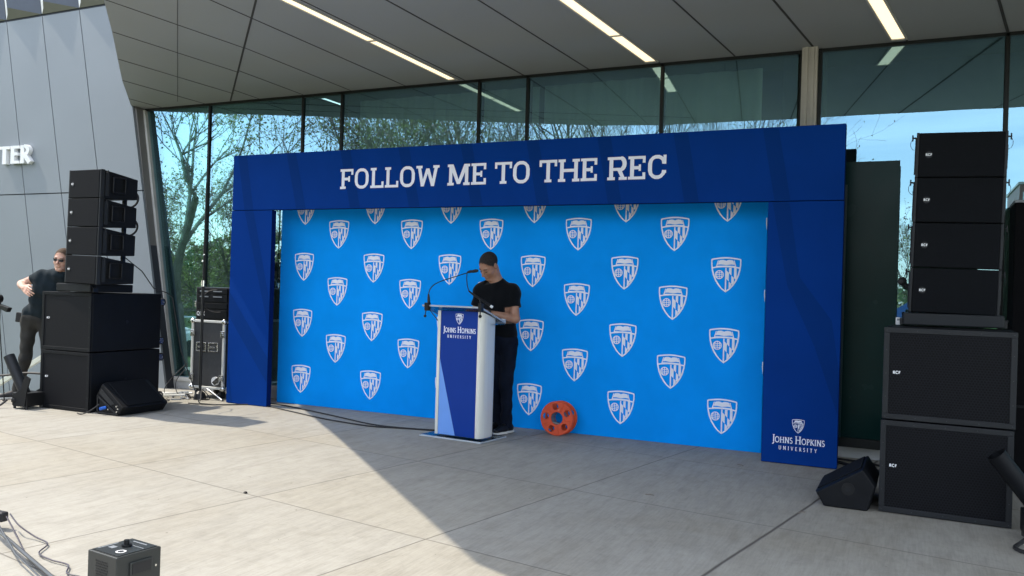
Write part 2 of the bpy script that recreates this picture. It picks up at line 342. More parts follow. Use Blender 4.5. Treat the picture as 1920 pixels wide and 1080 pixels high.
def crest_polys():
    O = shield_outline(1.0); I = shield_outline(0.948); n = len(O); P = []
    for i in range(n): P.append([O[i], O[(i + 1) % n], I[(i + 1) % n], I[i]])
    II = I
    def inside(poly):
        q = poly
        for i in range(n):
            a, b = II[i], II[(i + 1) % n]; ex, ey = b[0] - a[0], b[1] - a[1]; nx, ny = -ey, ex
            # outward normal test with the centre
            if nx * (0 - a[0]) + ny * (0 - a[1]) > 0: nx, ny = -nx, -ny
            q = clip(q, nx, ny, nx * a[0] + ny * a[1])
            if len(q) < 3: return None
        return q
    # cross bar
    for i in range(8):
        x0 = -0.47 + 0.94 * i / 8; x1 = x0 + 0.94 / 8; f = lambda x: 0.165 + 0.05 * (1 - (x / 0.47) ** 2)
        P.append([(x0, f(x0)), (x1, f(x1)), (x1, f(x1) + 0.045), (x0, f(x0) + 0.045)])
    # open book
    L = [(0.0, 0.285), (0.0, 0.425), (-0.03, 0.445), (-0.10, 0.462), (-0.20, 0.45), (-0.235, 0.43), (-0.285, 0.30), (-0.17, 0.31)]
    P.append(L); P.append([(-x, z) for x, z in reversed(L)])
    P.append([(-0.335, 0.235), (-0.30, 0.25), (-0.245, 0.44), (-0.275, 0.44)]); P.append([(0.335, 0.235), (0.275, 0.44), (0.245, 0.44), (0.30, 0.25)])
    P.append([(-0.335, 0.235), (0.335, 0.235), (0.315, 0.265), (0.0, 0.272), (-0.315, 0.265)])
    # upright bar
    P.append([(-0.022, -0.60), (0.022, -0.60), (0.022, 0.20), (-0.022, 0.20)])
    # globe
    gx, gz, gr = -0.215, -0.035, 0.150
    N = 20; ring = []
    for i in range(N):
        a, b = 2 * math.pi * i / N, 2 * math.pi * (i + 1) / N
        P.append([(gx + gr * math.cos(a), gz + gr * math.sin(a)), (gx + gr * math.cos(b), gz + gr * math.sin(b)), (gx + gr * .8 * math.cos(b), gz + gr * .8 * math.sin(b)), (gx + gr * .8 * math.cos(a), gz + gr * .8 * math.sin(a))])
    for z in (-0.062, 0.0, 0.062):
        h = math.sqrt(gr ** 2 - z ** 2) - 0.01; P.append([(gx - h, gz + z - .011), (gx + h, gz + z - .011), (gx + h, gz + z + .011), (gx - h, gz + z + .011)])
    for kx in (-0.58, 0.0, 0.58):
        pr = []
        for i in range(9):
            z = -0.135 + 0.27 * i / 8; x = kx * math.sqrt(max(0, gr ** 2 - z ** 2)); pr.append((gx + x, gz + z))
        for i in range(8): P.append([(pr[i][0] - .011, pr[i][1]), (pr[i][0] + .011, pr[i][1]), (pr[i + 1][0] + .011, pr[i + 1][1]), (pr[i + 1][0] - .011, pr[i + 1][1])])
    # counterchanged pales
    w = 0.083
    for k in range(6):
        x0 = 0.022 + k * w; x1 = x0 + w
        top = lambda x: 0.30 - 1.0 * x - 0.17; bot = lambda x: 0.30 - 1.0 * x - 0.45
        if k % 2 == 1:
            segs = [[(x0, top(x0)), (x1, top(x1)), (x1, 0.20), (x0, 0.20)], [(x0, -0.7), (x1, -0.7), (x1, bot(x1)), (x0, bot(x0))]]
        else:
            segs = [[(x0, bot(x0)), (x1, bot(x1)), (x1, top(x1)), (x0, top(x0))]]
        for q in segs:
            q = inside(q)
            if q: P.append(q)
    return P
CREST = crest_polys()
def lay(mb, polys, cx, cz, w, Y, xclip=None, mi=0, step=0.00006, off=0.0):
    """print polys (unit size) on an XZ plane at depth Y; each piece a hair proud of the last"""
    for i, q in enumerate(polys):
        q = [(cx + x * w, cz + z * w) for x, z in q]
        if xclip is not None:
            q = clip(q, 1, 0, xclip[1]); q = clip(q, -1, 0, -xclip[0]) if len(q) > 2 else q
            if len(q) < 3: continue
        y = Y - off - i * step
        mb.add([(x, y, z) for x, z in q], [tuple(range(len(q)))], mi)
def seg(a, b, t):
    dx, dz = b[0] - a[0], b[1] - a[1]; l = math.hypot(dx, dz) or 1; nx, nz = -dz / l * t / 2, dx / l * t / 2
    return [(a[0] - nx, a[1] - nz), (b[0] - nx, b[1] - nz), (b[0] + nx, b[1] + nz), (a[0] + nx, a[1] + nz)]
def arc(cx, cz, rx, rz, a0, a1, t, n=10):
    out = []
    for i in range(n):
        a, b = rad(a0 + (a1 - a0) * i / n), rad(a0 + (a1 - a0) * (i + 1) / n)
        out.append([(cx + (rx - t / 2) * math.cos(a), cz + (rz - t / 2) * math.sin(a)), (cx + (rx + t / 2) * math.cos(a), cz + (rz + t / 2) * math.sin(a)),
                    (cx + (rx + t / 2) * math.cos(b), cz + (rz + t / 2) * math.sin(b)), (cx + (rx - t / 2) * math.cos(b), cz + (rz - t / 2) * math.sin(b))])
    return out
def R4(x0, z0, x1, z1): return [(x0, z0), (x1, z0), (x1, z1), (x0, z1)]
def slab_glyph(ch, w):
    """athletic slab-serif capitals, unit height, width w (in heights)"""
    s, b, e = 0.175, 0.125, 0.085; P = []
    if ch in 'FE':
        P += [R4(e, b, e + s, 1 - b), R4(0, 0, w if ch == 'E' else e * 2 + s, b), R4(0, 1 - b, w, 1), R4(w - 0.125, 1 - b - 0.17, w, 1 - b), R4(e + s, 0.43, w - 0.22, 0.57), R4(w - 0.30, 0.36, w - 0.20, 0.64)]
        if ch == 'E': P += [R4(w - 0.125, b, w, b + 0.17)]
    elif ch == 'L':
        P += [R4(e, b, e + s, 1 - b), R4(0, 0, w, b), R4(0, 1 - b, e * 2 + s, 1), R4(w - 0.125, b, w, b + 0.19)]
    elif ch == 'T':
        c = w / 2; P += [R4(c - s / 2, b, c + s / 2, 1 - b), R4(c - s / 2 - e, 0, c + s / 2 + e, b), R4(0, 1 - b, w, 1), R4(0, 1 - b - 0.17, 0.12, 1 - b), R4(w - 0.12, 1 - b - 0.17, w, 1 - b)]
    elif ch == 'H':
        for x in (e, w - e - s): P += [R4(x, b, x + s, 1 - b), R4(x - e, 0, x + s + e, b), R4(x - e, 1 - b, x + s + e, 1)]
        P += [R4(e + s, 0.43, w - e - s, 0.57)]
    elif ch in 'OC':
        k = 0.24; o = [(k, 0), (w - k, 0), (w, k), (w, 1 - k), (w - k, 1), (k, 1), (0, 1 - k), (0, k)]
        k2 = 0.12; t2 = 0.15; i = [(s + k2, t2), (w - s - k2, t2), (w - s, t2 + k2), (w - s, 1 - t2 - k2), (w - s - k2, 1 - t2), (s + k2, 1 - t2), (s, 1 - t2 - k2), (s, t2 + k2)]
        def rnd(p):
            out = []
            for j in range(8):
                a, bb, c = p[j - 1], p[j], p[(j + 1) % 8]
                out += [(bb[0] + (a[0] - bb[0]) * .22, bb[1] + (a[1] - bb[1]) * .22), (bb[0] + (c[0] - bb[0]) * .22, bb[1] + (c[1] - bb[1]) * .22)]
            return out
        o, i = rnd(o), rnd(i)
        for j in range(16):
            q = [o[j], o[(j + 1) % 16], i[(j + 1) % 16], i[j]]
            if ch == 'C':
                mz = sum(a[1] for a in q) / 4; mx = sum(a[0] for a in q) / 4
                if mx > w - s - 0.02 and 0.32 < mz < 0.68: continue
            P.append(q)
        if ch == 'C': P += [R4(w - 0.13, 0.62, w, 1.0), R4(w - s, 0.24, w, 0.36)]
    elif ch == 'W':
        a = [(e + s / 2, 1 - b * .5), (w * .28, 0.02), (w * .5, 0.86), (w * .72, 0.02), (w - e - s / 2, 1 - b * .5)]
        for j in range(4): P.append([(a[j][0] - s / 2, a[j][1]), (a[j][0] + s / 2, a[j][1]), (a[j + 1][0] + s / 2, a[j + 1][1]), (a[j + 1][0] - s / 2, a[j + 1][1])])
        P += [R4(w * .28 - s / 2, 0, w * .28 + s / 2, .06), R4(w * .72 - s / 2, 0, w * .72 + s / 2, .06)]
        for x in (e, w - e - s): P += [R4(x - e, 1 - b, x + s + e, 1)]
    elif ch == 'M':
        for x in (e, w - e - s): P += [R4(x, b, x + s, 1 - b * .2), R4(x - e, 0, x + s + e, b)]
        P += [R4(0, 1 - b, e + s, 1), R4(w - e - s, 1 - b, w, 1)]
        for sgn in (0, 1):
            q = [(e, 1.0), (e + s + .05, 1.0), (w / 2 + s / 2, 0.06), (w / 2 - s / 2, 0.06)]
            P.append(q if not sgn else [(w - x, z) for x, z in reversed(q)])
    elif ch == 'R':
        P += [R4(e, b, e + s, 1 - b), R4(0, 0, e * 2 + s, b), R4(0, 1 - b, w - .22, 1), R4(e + s, 0.40, w - .22, 0.40 + b)]
        P += arc(w - .27, 0.70, 0.155, 0.230, -90, 90, 0.19, 10)
        P += [[(w * .50, 0.42), (w * .50 + .2, 0.42), (w - .08, b * .5), (w - .08 - s, b * .5)], R4(w - e * 2 - s - .02, 0, w, b)]
    return P
def thin_glyph(ch, t=0.12, serif=0.1):
    P = []; w = 0.75
    def V(x, z0=0, z1=1):
        P.append(R4(x - t * .6, z0, x + t * .6, z1))
        if serif:
            if z0 == 0: P.append(R4(x - t * .6 - serif, 0, x + t * .6 + serif, t * .45))
            if z1 == 1: P.append(R4(x - t * .6 - serif, 1 - t * .45, x + t * .6 + serif, 1))
    if ch == 'J': V(.33, 0.05, 1); P.extend(arc(.18, .02, .16, .2, -110, 0, t, 5)); w = .45
    elif ch == 'O': P.extend(arc(.45, .5, .38, .46, 0, 360, t, 18)); w = .9
    elif ch == 'H': V(.17); V(.73); P.append(R4(.17, .46, .73, .46 + t * .7)); w = .9
    elif ch == 'N': V(.17); V(.75); P.append(seg((.15, .98), (.76, .03), t * 1.2)); w = .92
    elif ch == 'S': P.extend(arc(.28, .73, .2, .22, 30, 270, t, 9)); P.extend(arc(.28, .27, .22, .23, -150, 90, t, 9)); w = .56
    elif ch == 'P': V(.17); P.extend(arc(.30, .72, .24, .23, -90, 90, t, 8)); P.append(R4(.17, .93, .32, 1)); P.append(R4(.17, .44, .32, .44 + t * .7)); w = .62
    elif ch == 'R': V(.17); P.extend(arc(.30, .72, .24, .23, -90, 90, t, 8)); P.append(R4(.17, .93, .32, 1)); P.append(R4(.17, .44, .32, .44 + t * .7)); P.append(seg((.32, .48), (.68, .02), t * 1.2)); w = .72
    elif ch == 'K': V(.17); P.append(seg((.2, .42), (.66, .97), t * .8)); P.append(seg((.33, .55), (.72, .02), t * 1.3)); w = .76
    elif ch == 'I': V(.18); w = .36
    elif ch == 'U': V(.15, .3, 1); V(.68, .3, 1); P.extend(arc(.415, .32, .265, .28, 180, 360, t, 8)); w = .83
    elif ch == 'V': P.append(seg((.1, 1), (.4, 0), t * 1.2)); P.append(seg((.4, 0), (.7, 1), t * .9)); w = .8
    elif ch == 'E': V(.17); P.append(R4(.17, 1 - t * .8, .6, 1)); P.append(R4(.17, .46, .52, .46 + t * .8)); P.append(R4(.17, 0, .63, t * .8)); w = .68
    elif ch == 'F': V(.17); P.append(R4(.17, 1 - t * .8, .6, 1)); P.append(R4(.17, .46, .52, .46 + t * .8)); w = .64
    elif ch == 'T': V(.38); P.append(R4(.05, 1 - t * .8, .71, 1)); w = .76
    elif ch == 'Y': V(.4, 0, .5); P.append(seg((.1, 1), (.4, .45), t * 1.2)); P.append(seg((.7, 1), (.4, .45), t)); w = .8
    elif ch == 'C': P.extend(arc(.45, .5, .38, .46, 45, 315, t, 14)); w = .8
    elif ch == 'Q': P.extend(arc(.42, .5, .34, .44, 0, 360, t, 16)); P.append(seg((.5, .2), (.8, -.05), t)); w = .85
    elif ch == 'X': P.append(seg((.08, 1), (.62, 0), t * 1.3)); P.append(seg((.62, 1), (.08, 0), t)); w = .7
    elif ch == 'M': V(.17); V(.95); P.append(seg((.17, .98), (.56, .1), t)); P.append(seg((.95, .98), (.56, .1), t)); w = 1.1
    return P, w
def text_line(mb, txt, x0, x1, z, hs, Y, t=0.12, serif=0.1, gap=0.10, off=0.0):
    """hs: height per character (list) or a number; fitted between x0 and x1"""
    hs = hs if isinstance(hs, list) else [hs] * len(txt); adv = []
    for ch, h in zip(txt, hs):
        adv.append(0.42 * h if ch == ' ' else (thin_glyph(ch, t, serif)[1] + gap) * h)
    k = (x1 - x0) / (sum(adv) - gap * hs[-1]); x = x0
    for ch, h, a in zip(txt, hs, adv):
        if ch != ' ':
            P, _ = thin_glyph(ch, t, serif)
            for i, q in enumerate(P):
                y = Y - off - i * 0.00005; q2 = [(x + px * h * k, z + pz * h) for px, pz in q]
                mb.add([(a_, y, b_) for a_, b_ in q2], [tuple(range(len(q2)))])
        x += a * k
def uni_logo(mb, xc, w, zc, Y, wid_scale=1.0):
    """crest over two lines of lettering; w = width of the name line, zc = base of the name line"""
    lay(mb, CREST, xc, zc + w * 0.36, w * 0.235, Y, off=0.001)
    H = w * 0.155; h = w * 0.118
    text_line(mb, "JOHNS HOPKINS", xc - w / 2, xc + w / 2, zc, [H, h, h, h, h, h, H, h, h, h, h, h, h], Y, 0.15, 0.07, 0.06, off=0.001)
    text_line(mb, "UNIVERSITY", xc - w * .36, xc + w * .36, zc - w * 0.135, w * 0.075, Y, 0.16, 0.05, 0.55, off=0.001)

# ------------------------------------------------------------------ SETTING
plaza = MB()
# plaza polygon with an area-way notch behind the left man where stairs go down
PL = [(-3.4, -11), (24, -11), (24, 0.68), (-1.85, 0.68), (-1.85, -0.97), (-3.4, -0.97)]
plaza.prism(PL, -1.5, lambda a, b, t: (a, b, t))
ground = plaza.obj("plaza_paving", MAT['concrete']); tag(ground, kind='structure', label="pale broomed concrete plaza")
t = NT("lawn_grass"); v = t.coord('Object'); t.setc(t.ramp(t.noise(v, 0.6, 6), [(0.3, (0.05, 0.09, 0.02)), (0.7, (0.11, 0.16, 0.04))])); t.b.inputs['Roughness'].default_value = 0.9
lawn = MB().add([(-700, -700, -1.6), (700, -700, -1.6), (700, 700, -1.6), (-700, 700, -1.6)], [(0, 1, 2, 3)]).obj("lawn", t.m); tag(lawn, kind='structure', label="lawn below the plaza")
MAT['asphalt'] = M("asphalt", (0.055, 0.055, 0.058), 0.9, var=0.15, vs=3)
rd = MB(); rd.prism([(-60, -19), (40, -34), (40, -27), (-60, -12.3)], 0.02, lambda a, b, t: (a, b, -1.596 + t)); tag(rd.obj("road", MAT['asphalt']), kind='structure', label="street beyond the plaza")
# stairs going down in the notch
st = MB()
for i in range(8): st.box((-2.3 - i * 0.3, -0.965, -1.59), (-2.0 - i * 0.3, 0.45, -0.16 * (i + 1)))
st.box((-2.0, -0.965, -1.59), (-1.853, 0.45, -0.02))
tag(st.obj("stairs", MAT['kerb']), kind='structure', label="concrete steps descending beside the building")

YG = 0.68
def soff_z(y): return 3.66 - 0.0868 * (y - YG)
# grey clad wall
wall = thing("clad_wall", "tall grey panelled building wall with slanted joints at left edge", "wall", (0, 0.5, 0))
wz = [(-1.5, 2.545), (2.56, 5.06)]; x0s = [-8.46, -7.69, -6.91, -6.14, -5.37, -4.60, -3.826, -3.056, -2.29]; pm = MB()
for z0, z1 in wz:
    for i in range(len(x0s)):
        a = x0s[i]; b = x0s[i + 1] if i + 1 < len(x0s) else -1.489
        g = 0.008; pm.prism([(a + g - .205 * z0, z0), (b - g - .205 * z0, z0), (b - g - .205 * z1, z1), (a + g - .205 * z1, z1)], 0.03, lambda p, q, t: (p, t, q))
pm.obj("cladding", MAT['wall'], wall)
bk = MB(); bk.prism([(-8.9 + 0.3, -1.5), (-1.50 + .3075, -1.5), (-1.50 - .205 * 5.06, 5.06), (-8.9 - 1.03, 5.06)], 0.15, lambda p, q, t: (p, 0.0305 + t, q)); bk.obj("backing", MAT['wall_gap'], wall)
jb = MB(); jb.prism([(-1.75, -0.02), (-1.535, -0.02), (-2.212, 3.66), (-2.44, 3.66)], 0.15, lambda p, q, t: (p, t + 0.034, q)); jb.obj("jamb", MAT['jamb'], wall)
# projecting fins above the wall
fn = MB(); fin_i = []
for i, a in enumerate(x0s):
    X0 = a - .205 * 5.08; w = 0.765; zt = 6.4; lean = -0.205 * (zt - 5.08)
    b0 = (X0, 0.0, 5.09); b1 = (X0 + w, 0.0, 5.09); t0 = (X0 + lean, 0, zt); t1 = (X0 + w + lean, 0, zt)
    o0 = (X0 + 0.15, -0.10, 5.225); o1 = (X0 + 0.15 + lean, -0.10, zt); m0 = (X0 + 0.085, -0.045, 5.15); m1 = (X0 + 0.085 + lean, -0.045, zt)
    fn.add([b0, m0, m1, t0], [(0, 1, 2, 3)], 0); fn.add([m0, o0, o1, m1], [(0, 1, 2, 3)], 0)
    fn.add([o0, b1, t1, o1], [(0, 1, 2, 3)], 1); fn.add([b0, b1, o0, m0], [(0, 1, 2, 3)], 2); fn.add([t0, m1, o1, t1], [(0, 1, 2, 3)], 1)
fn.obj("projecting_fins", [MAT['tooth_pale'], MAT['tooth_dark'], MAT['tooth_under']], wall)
MB().box((-9.9, 0.012, 5.062), (-2.4, 0.17, 5.088)).obj("shadow_gap", MAT['wall_gap'], wall)
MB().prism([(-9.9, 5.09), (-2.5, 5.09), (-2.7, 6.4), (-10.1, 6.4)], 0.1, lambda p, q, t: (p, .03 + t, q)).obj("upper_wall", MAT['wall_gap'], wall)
# raised letters TER
sg = thing("building_lettering", "raised white metal letters T E R on the grey wall", "sign", (0, 0.44, 0))
for ch, xa, xb in (('T', -4.855, -4.625), ('E', -4.60, -4.41), ('R', -4.385, -4.155)):
    P, w = thin_glyph(ch, 0.20 if ch != 'R' else 0.20, 0); lm = MB(); x_lo = min(p[0] for q in P for p in q); x_hi = max(p[0] for q in P for p in q)
    for i, q in enumerate(P):
        qq = [(xa + (x - x_lo) / (x_hi - x_lo) * (xb - xa), 2.985 + z * 0.255) for x, z in q]
        lm.prism(qq, 0.058, lambda a, b, t, i=i: (a, -0.0004 * i + t, b))
    lm.obj("letter", MAT['white'], sg)

# canopy
can = thing("canopy", "deep sloping grey soffit canopy over the stage with panel joints", "canopy")
EDGE = [(-2.46, 0.69), (-1.43, -0.35), (-0.154, -1.546), (0.46, -2.14), (2.50, -4.13), (3.35, -4.50), (5.0, -4.70), (8.2, -4.84), (15, -4.95), (15, 0.69)]
cp = MB(); n = len(EDGE)
cp.add([(x, y, soff_z(y)) for x, y in EDGE] + [(x, y, 4.9 + (0.0 if y > 0 else 0.1)) for x, y in EDGE],
       [tuple(range(n)), tuple(range(2 * n - 1, n - 1, -1))] + [(i, (i + 1) % n, n + (i + 1) % n, n + i) for i in range(n)])
cp.obj("soffit", MAT['soffit'], can)
def inside_edge(x, y):
    c = False
    for i in range(n):
        (xa, ya), (xb, yb) = EDGE[i], EDGE[(i + 1) % n]
        if (ya > y) != (yb > y) and x < (xb - xa) * (y - ya) / (yb - ya) + xa: c = not c
    return c
jm = MB()
def joint(a, b, w, zo=0.004):
    a, b = Vector(a), Vector(b); d = (b - a).normalized(); nn = Vector((-d.y, d.x)) * w / 2
    N = 150; pts = [a + (b - a) * i / N for i in range(N + 1)]; ins = [p for p in pts if inside_edge(p.x, p.y)]
    if len(ins) < 2: return
    a, b = ins[0], ins[-1]; q = [a - nn, b - nn, b + nn, a + nn]
    jm.add([(p.x, p.y, soff_z(p.y) - zo) for p in q] + [(p.x, p.y, soff_z(p.y) - 0.0005) for p in q], [(0, 1, 2, 3), (0, 4, 5, 1), (1, 5, 6, 2), (2, 6, 7, 3), (3, 7, 4, 0)])
KS = 0.172
def long_joint(xg, w):
    y = 0.68
    y0 = 0.68
    joint((xg, 0.68), (xg - KS * 5.68, -5.0), w)
for xg, w in ((1.89, .010), (2.66, .011), (3.36, .016), (4.09, .013), (4.83, .013), (5.555, .014), (6.27, .018), (7.03, .013), (7.787, .022), (9.0, .013), (10.2, .013)):
    y1 = -5.0
    long_joint(xg, w)
dv = Vector((1.863 + .608, -1.728 - .571)); P0 = Vector((-.608, .571)); joint(P0 - dv * .03, P0 + dv * 1.9, .019, 0.0045)
dv2 = Vector((1.15 + 1.43, -1.937 - .495)); P1 = Vector((-1.43, .495)); joint(P1, P1 + dv2 * 1.8, .005)
def bold_x(y): return -.608 + (y - .571) * (1.863 + .608) / (-1.728 - .571)
for xa, ya in ((.486, -2.131), (-.154, -1.546), (-.816, -.93), (-1.434, -.354), (-2.024, .2)):
    q = Vector((xa, ya)); dd_ = Vector((.30, 1.0)); k = 0.0
    while k < 3 and q.x + dd_.x * k < bold_x(q.y + dd_.y * k) and q.y + k < .68: k += .02
    joint(q - dd_ * .08, q + dd_ * k, .007)
for xg in (1.147, .454, -.23):
    yb_ = .68
    while bold_x(yb_) < xg - KS * (.68 - yb_) and yb_ > -3: yb_ -= .01
    joint((xg, .68), (xg - KS * (.68 - yb_), yb_), .007)
jm.obj("panel_joints", MAT['joint'], can)
# linear ceiling lights
def ceiling_light(xg, w, segs, label, y_start=0.60):
    o = thing("ceiling_light", label, "light", (0, 0, 0), group="linear lights recessed in the canopy soffit")
    fr = MB(); df_ = []
    def strip(mb, ya, yb, x_off, ww, za, zb):
        xa = xg - KS * (0.68 - ya) + x_off; xb = xg - KS * (0.68 - yb) + x_off
        q = [(xa - ww / 2, ya), (xa + ww / 2, ya), (xb + ww / 2, yb), (xb - ww / 2, yb)]
        mb.add([(x, y, soff_z(y) - za) for x, y in q] + [(x, y, soff_z(y) - zb) for x, y in q], [(0, 1, 2, 3), (4, 7, 6, 5), (0, 4, 5, 1), (1, 5, 6, 2), (2, 6, 7, 3), (3, 7, 4, 0)])
    y = y_start
    for L in segs:
        strip(fr, y, y - L, -w / 2 - .008, 0.016, 0.0008, 0.012); strip(fr, y, y - L, w / 2 + .008, 0.016, 0.0008, 0.012)
        strip(fr, y, y - 0.022, 0, w, 0.0008, 0.0115)
        dd = MB(); strip(dd, y - 0.03, y - L + .008, 0, w - 0.004, 0.0012, 0.006); dd.obj("diffuser", MAT['lamp'], o)
        y -= L
    strip(fr, y, y - 0.022, 0, w, 0.0008, 0.0115); fr.obj("frame", MAT['offwhite'], o)
    return o
ceiling_light(2.555, 0.085, (1.22, 1.22), "long warm strip light in the soffit, leftmost of three")
ceiling_light(4.775, 0.105, (0.72, 1.0), "warm strip light in the soffit above the arch lettering, middle of three")
ceiling_light(6.975, 0.105, (1.0,), "short warm strip light in the soffit at right, nearest the pilaster")

# glass facade
gf = thing("glass_facade", "tall coated glass curtain wall mirroring trees and sky", "glass wall", (0, YG, 0))
mx = [-1.053, 0.441, 1.013, 2.827, 3.403, 4.85, 6.14]; mx2 = [6.31, 7.787, 9.2, 10.7, 12.2, 14.9]
def jx(z): return -1.515 - 0.184 * z
def pane(poly):
    mb = MB(); m_ = len(poly)
    mb.add([(x, 0, z) for x, z in poly], [tuple(range(m_))], 0); mb.add([(x, 0.02, z) for x, z in poly] , [tuple(range(m_ - 1, -1, -1))], 1)
    me = bpy.data.meshes.new("glass_pane"); me.from_pydata(mb.v, [], mb.f); me.materials.append(MAT['glass']); me.materials.append(MAT['inner']); me.polygons.foreach_set('material_index', mb.m)
    o = bpy.data.objects.new("glass_pane", me); COL.objects.link(o); o.parent = gf; return o
pane([(jx(.15), .15), (mx[0] - .02, .15), (mx[0] - .02, 3.64), (jx(3.64), 3.64)])
for a, b in zip(mx[:-1], mx[1:]): pane([(a + .02, .15), (b - .02, .15), (b - .02, 3.64), (a + .02, 3.64)])
for a, b in zip(mx2[:-1], mx2[1:]): pane([(a + .02, .15), (b - .02, .15), (b - .02, 3.64), (a + .02, 3.64)])
for x in mx[:-1] + mx2[1:]:
    MB().box((x - .016, -0.02, .14), (x + .016, 0.09, 3.655)).obj("mullion", MAT['mullion'], gf, bevel=0.003)
MB().box((-2.2, -0.02, 3.63), (15, 0.1, 3.72)).obj("head_frame", MAT['mullion'], gf)
MB().box((-1.50, -0.05, 0.10), (15, 0.1, 0.15)).obj("sill_frame", MAT['offwhite'], gf, bevel=0.004)
MB().box((-1.52, -0.035, 0.0), (15, 0.09, 0.098)).obj("curb", MAT['kerb'], gf, bevel=0.004)
fj = MB(); fj.prism([(jx(.152) - .035, .152), (jx(.152) + .012, .152), (jx(3.64) + .012, 3.64), (jx(3.64) - .035, 3.64)], 0.09, lambda a, b, t: (a, -0.045 + t, b)); fj.obj("jamb_frame", MAT['offwhite'], gf, bevel=0.003)
pl = MB(); 
for i in range(5): pl.box((6.162 + i * .027, -0.085 - (0.012 if i % 2 else 0), 0.152), (6.162 + i * .027 + (0.0262 if i % 2 else .0268), 0.08, 3.70))
pl.box((6.14, -0.03, .152), (6.16, .09, 3.66), 1); pl.box((6.299, -0.03, .152), (6.33, .09, 3.66), 1)
pl.obj("pilaster", [MAT['pilaster'], MAT['mullion']], gf)

# inside the building
room = thing("interior_room", "dim interior seen through the glass wall", "room")
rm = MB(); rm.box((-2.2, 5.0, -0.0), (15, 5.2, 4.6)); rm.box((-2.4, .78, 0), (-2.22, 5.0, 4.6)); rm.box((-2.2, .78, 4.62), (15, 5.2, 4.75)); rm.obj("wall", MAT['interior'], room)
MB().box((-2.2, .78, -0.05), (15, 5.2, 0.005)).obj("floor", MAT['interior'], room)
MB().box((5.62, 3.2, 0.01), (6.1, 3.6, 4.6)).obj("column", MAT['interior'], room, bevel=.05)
def curtain(x0, x1, label):
    mb = MB(); vs = []; fs = []; N = int((x1 - x0) * 40); random.seed(int(x0 * 10) + 5); rows = 8
    ph = [random.uniform(0, 6) for _ in range(5)]
    for j in range(rows + 1):
        z = 0.2 + 3.42 * j / rows; g = 1.0 if j < rows - 1 else 0.6
        for i in range(N + 1):
            x = x0 + (x1 - x0) * i / N
            y = 1.02 + g * (0.022 * math.sin(x * 38 + ph[0] + .5 * math.sin(x * 6 + ph[1])) + 0.02 * math.sin(x * 17 + ph[2] + z * .4) + .012 * math.sin(x * 71 + ph[3]))
            vs.append((x, y, z))
    for j in range(rows):
        for i in range(N): fs.append((j * (N + 1) + i, j * (N + 1) + i + 1, (j + 1) * (N + 1) + i + 1, (j + 1) * (N + 1) + i))
    o = mb.add(vs, fs).obj("curtain", MAT['curtain'], smooth='full'); m_ = o.modifiers.new("s", 'SOLIDIFY'); m_.thickness = 0.003
    tag(o, label, "curtain", "curtains hanging behind the glass")
curtain(1.03, 3.38, "grey gathered curtain behind the glass above the arch lettering, left one"); curtain(3.45, 5.75, "grey gathered curtain behind the glass, right one beside the pilaster")
pd = thing("pendant_lamp", "small lit lamp seen through the glass beside the pilaster", "lamp", (5.23, 1.75, 3.40))
MB().box((-.055, -.02, -.045), (.055, .02, .045)).obj("lamp_body", MAT['black2'], pd); MB().box((-.048, -.026, -.036), (.048, -.021, .036)).obj("diffuser", MAT['lamp'], pd)
MB().tube([(0, 0, .04), (0, 0, 1.15)], .004, 6).obj("cord", MAT['black2'], pd)

# door leaf standing beside the arch
dr = thing("glass_door", "dark green glass door leaf standing behind right side of arch", "door", (6.50, 0.50, 0))
MB().box((0.0, 0, 0.20), (0.50, 0.012, 2.60)).obj("leaf", MAT['doorglass'], dr)
MB().box((-.02, -.03, 0.2), (0.085, -0.005, 2.40)).obj("pull_stile", MAT['dooredge'], dr)
MB().box((-0.05, -.03, 0.12), (0.52, 0.03, 0.198)).obj("bottom_rail", MAT['mullion'], dr)
MAT['coal'] = M("matt_black_laminate", (0.003, 0.003, 0.004), 0.8, spec=0.1)
bc = thing("tall_cabinet", "tall black cabinet standing behind the right loudspeaker stack", "cabinet", (7.83, 0.18, 0))
MB().box((0, 0, 0.02), (0.95, 0.42, 2.19)).obj("carcass", MAT['coal'], bc, bevel=.008); MB().box((-.004, -.004, 2.192), (0.954, 0.42, 2.21)).obj("top_trim", MAT['grey'], bc)
MB().box((.03, -.008, .6), (.92, -.002, .62)).obj("door_rail", MAT['black'], bc)

# ------------------------------------------------------------------ ARCH and BACKDROP
W_, H_ = 6.60, 2.845
arch = thing("banner_arch", "navy fabric covered arch with white slab lettering across its header", "arch")
def fab_panel(mb, x0, x1, z0, z1, y0, y1): mb.box((x0, y0, z0), (x1, y1, z1))
T = 0.075
def arch_part(name, x0, x1, z0, z1):
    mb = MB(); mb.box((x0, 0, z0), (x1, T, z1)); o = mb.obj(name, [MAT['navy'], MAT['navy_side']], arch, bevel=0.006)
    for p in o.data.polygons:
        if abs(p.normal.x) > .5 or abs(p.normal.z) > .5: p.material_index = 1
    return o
hd = arch_part("header", 0.012, W_ - .002, 2.215, H_); lp = arch_part("pillar", 0.005, 0.600, 0.004, 2.211); rp = arch_part("pillar", 5.995, W_, 0.004, 2.211)
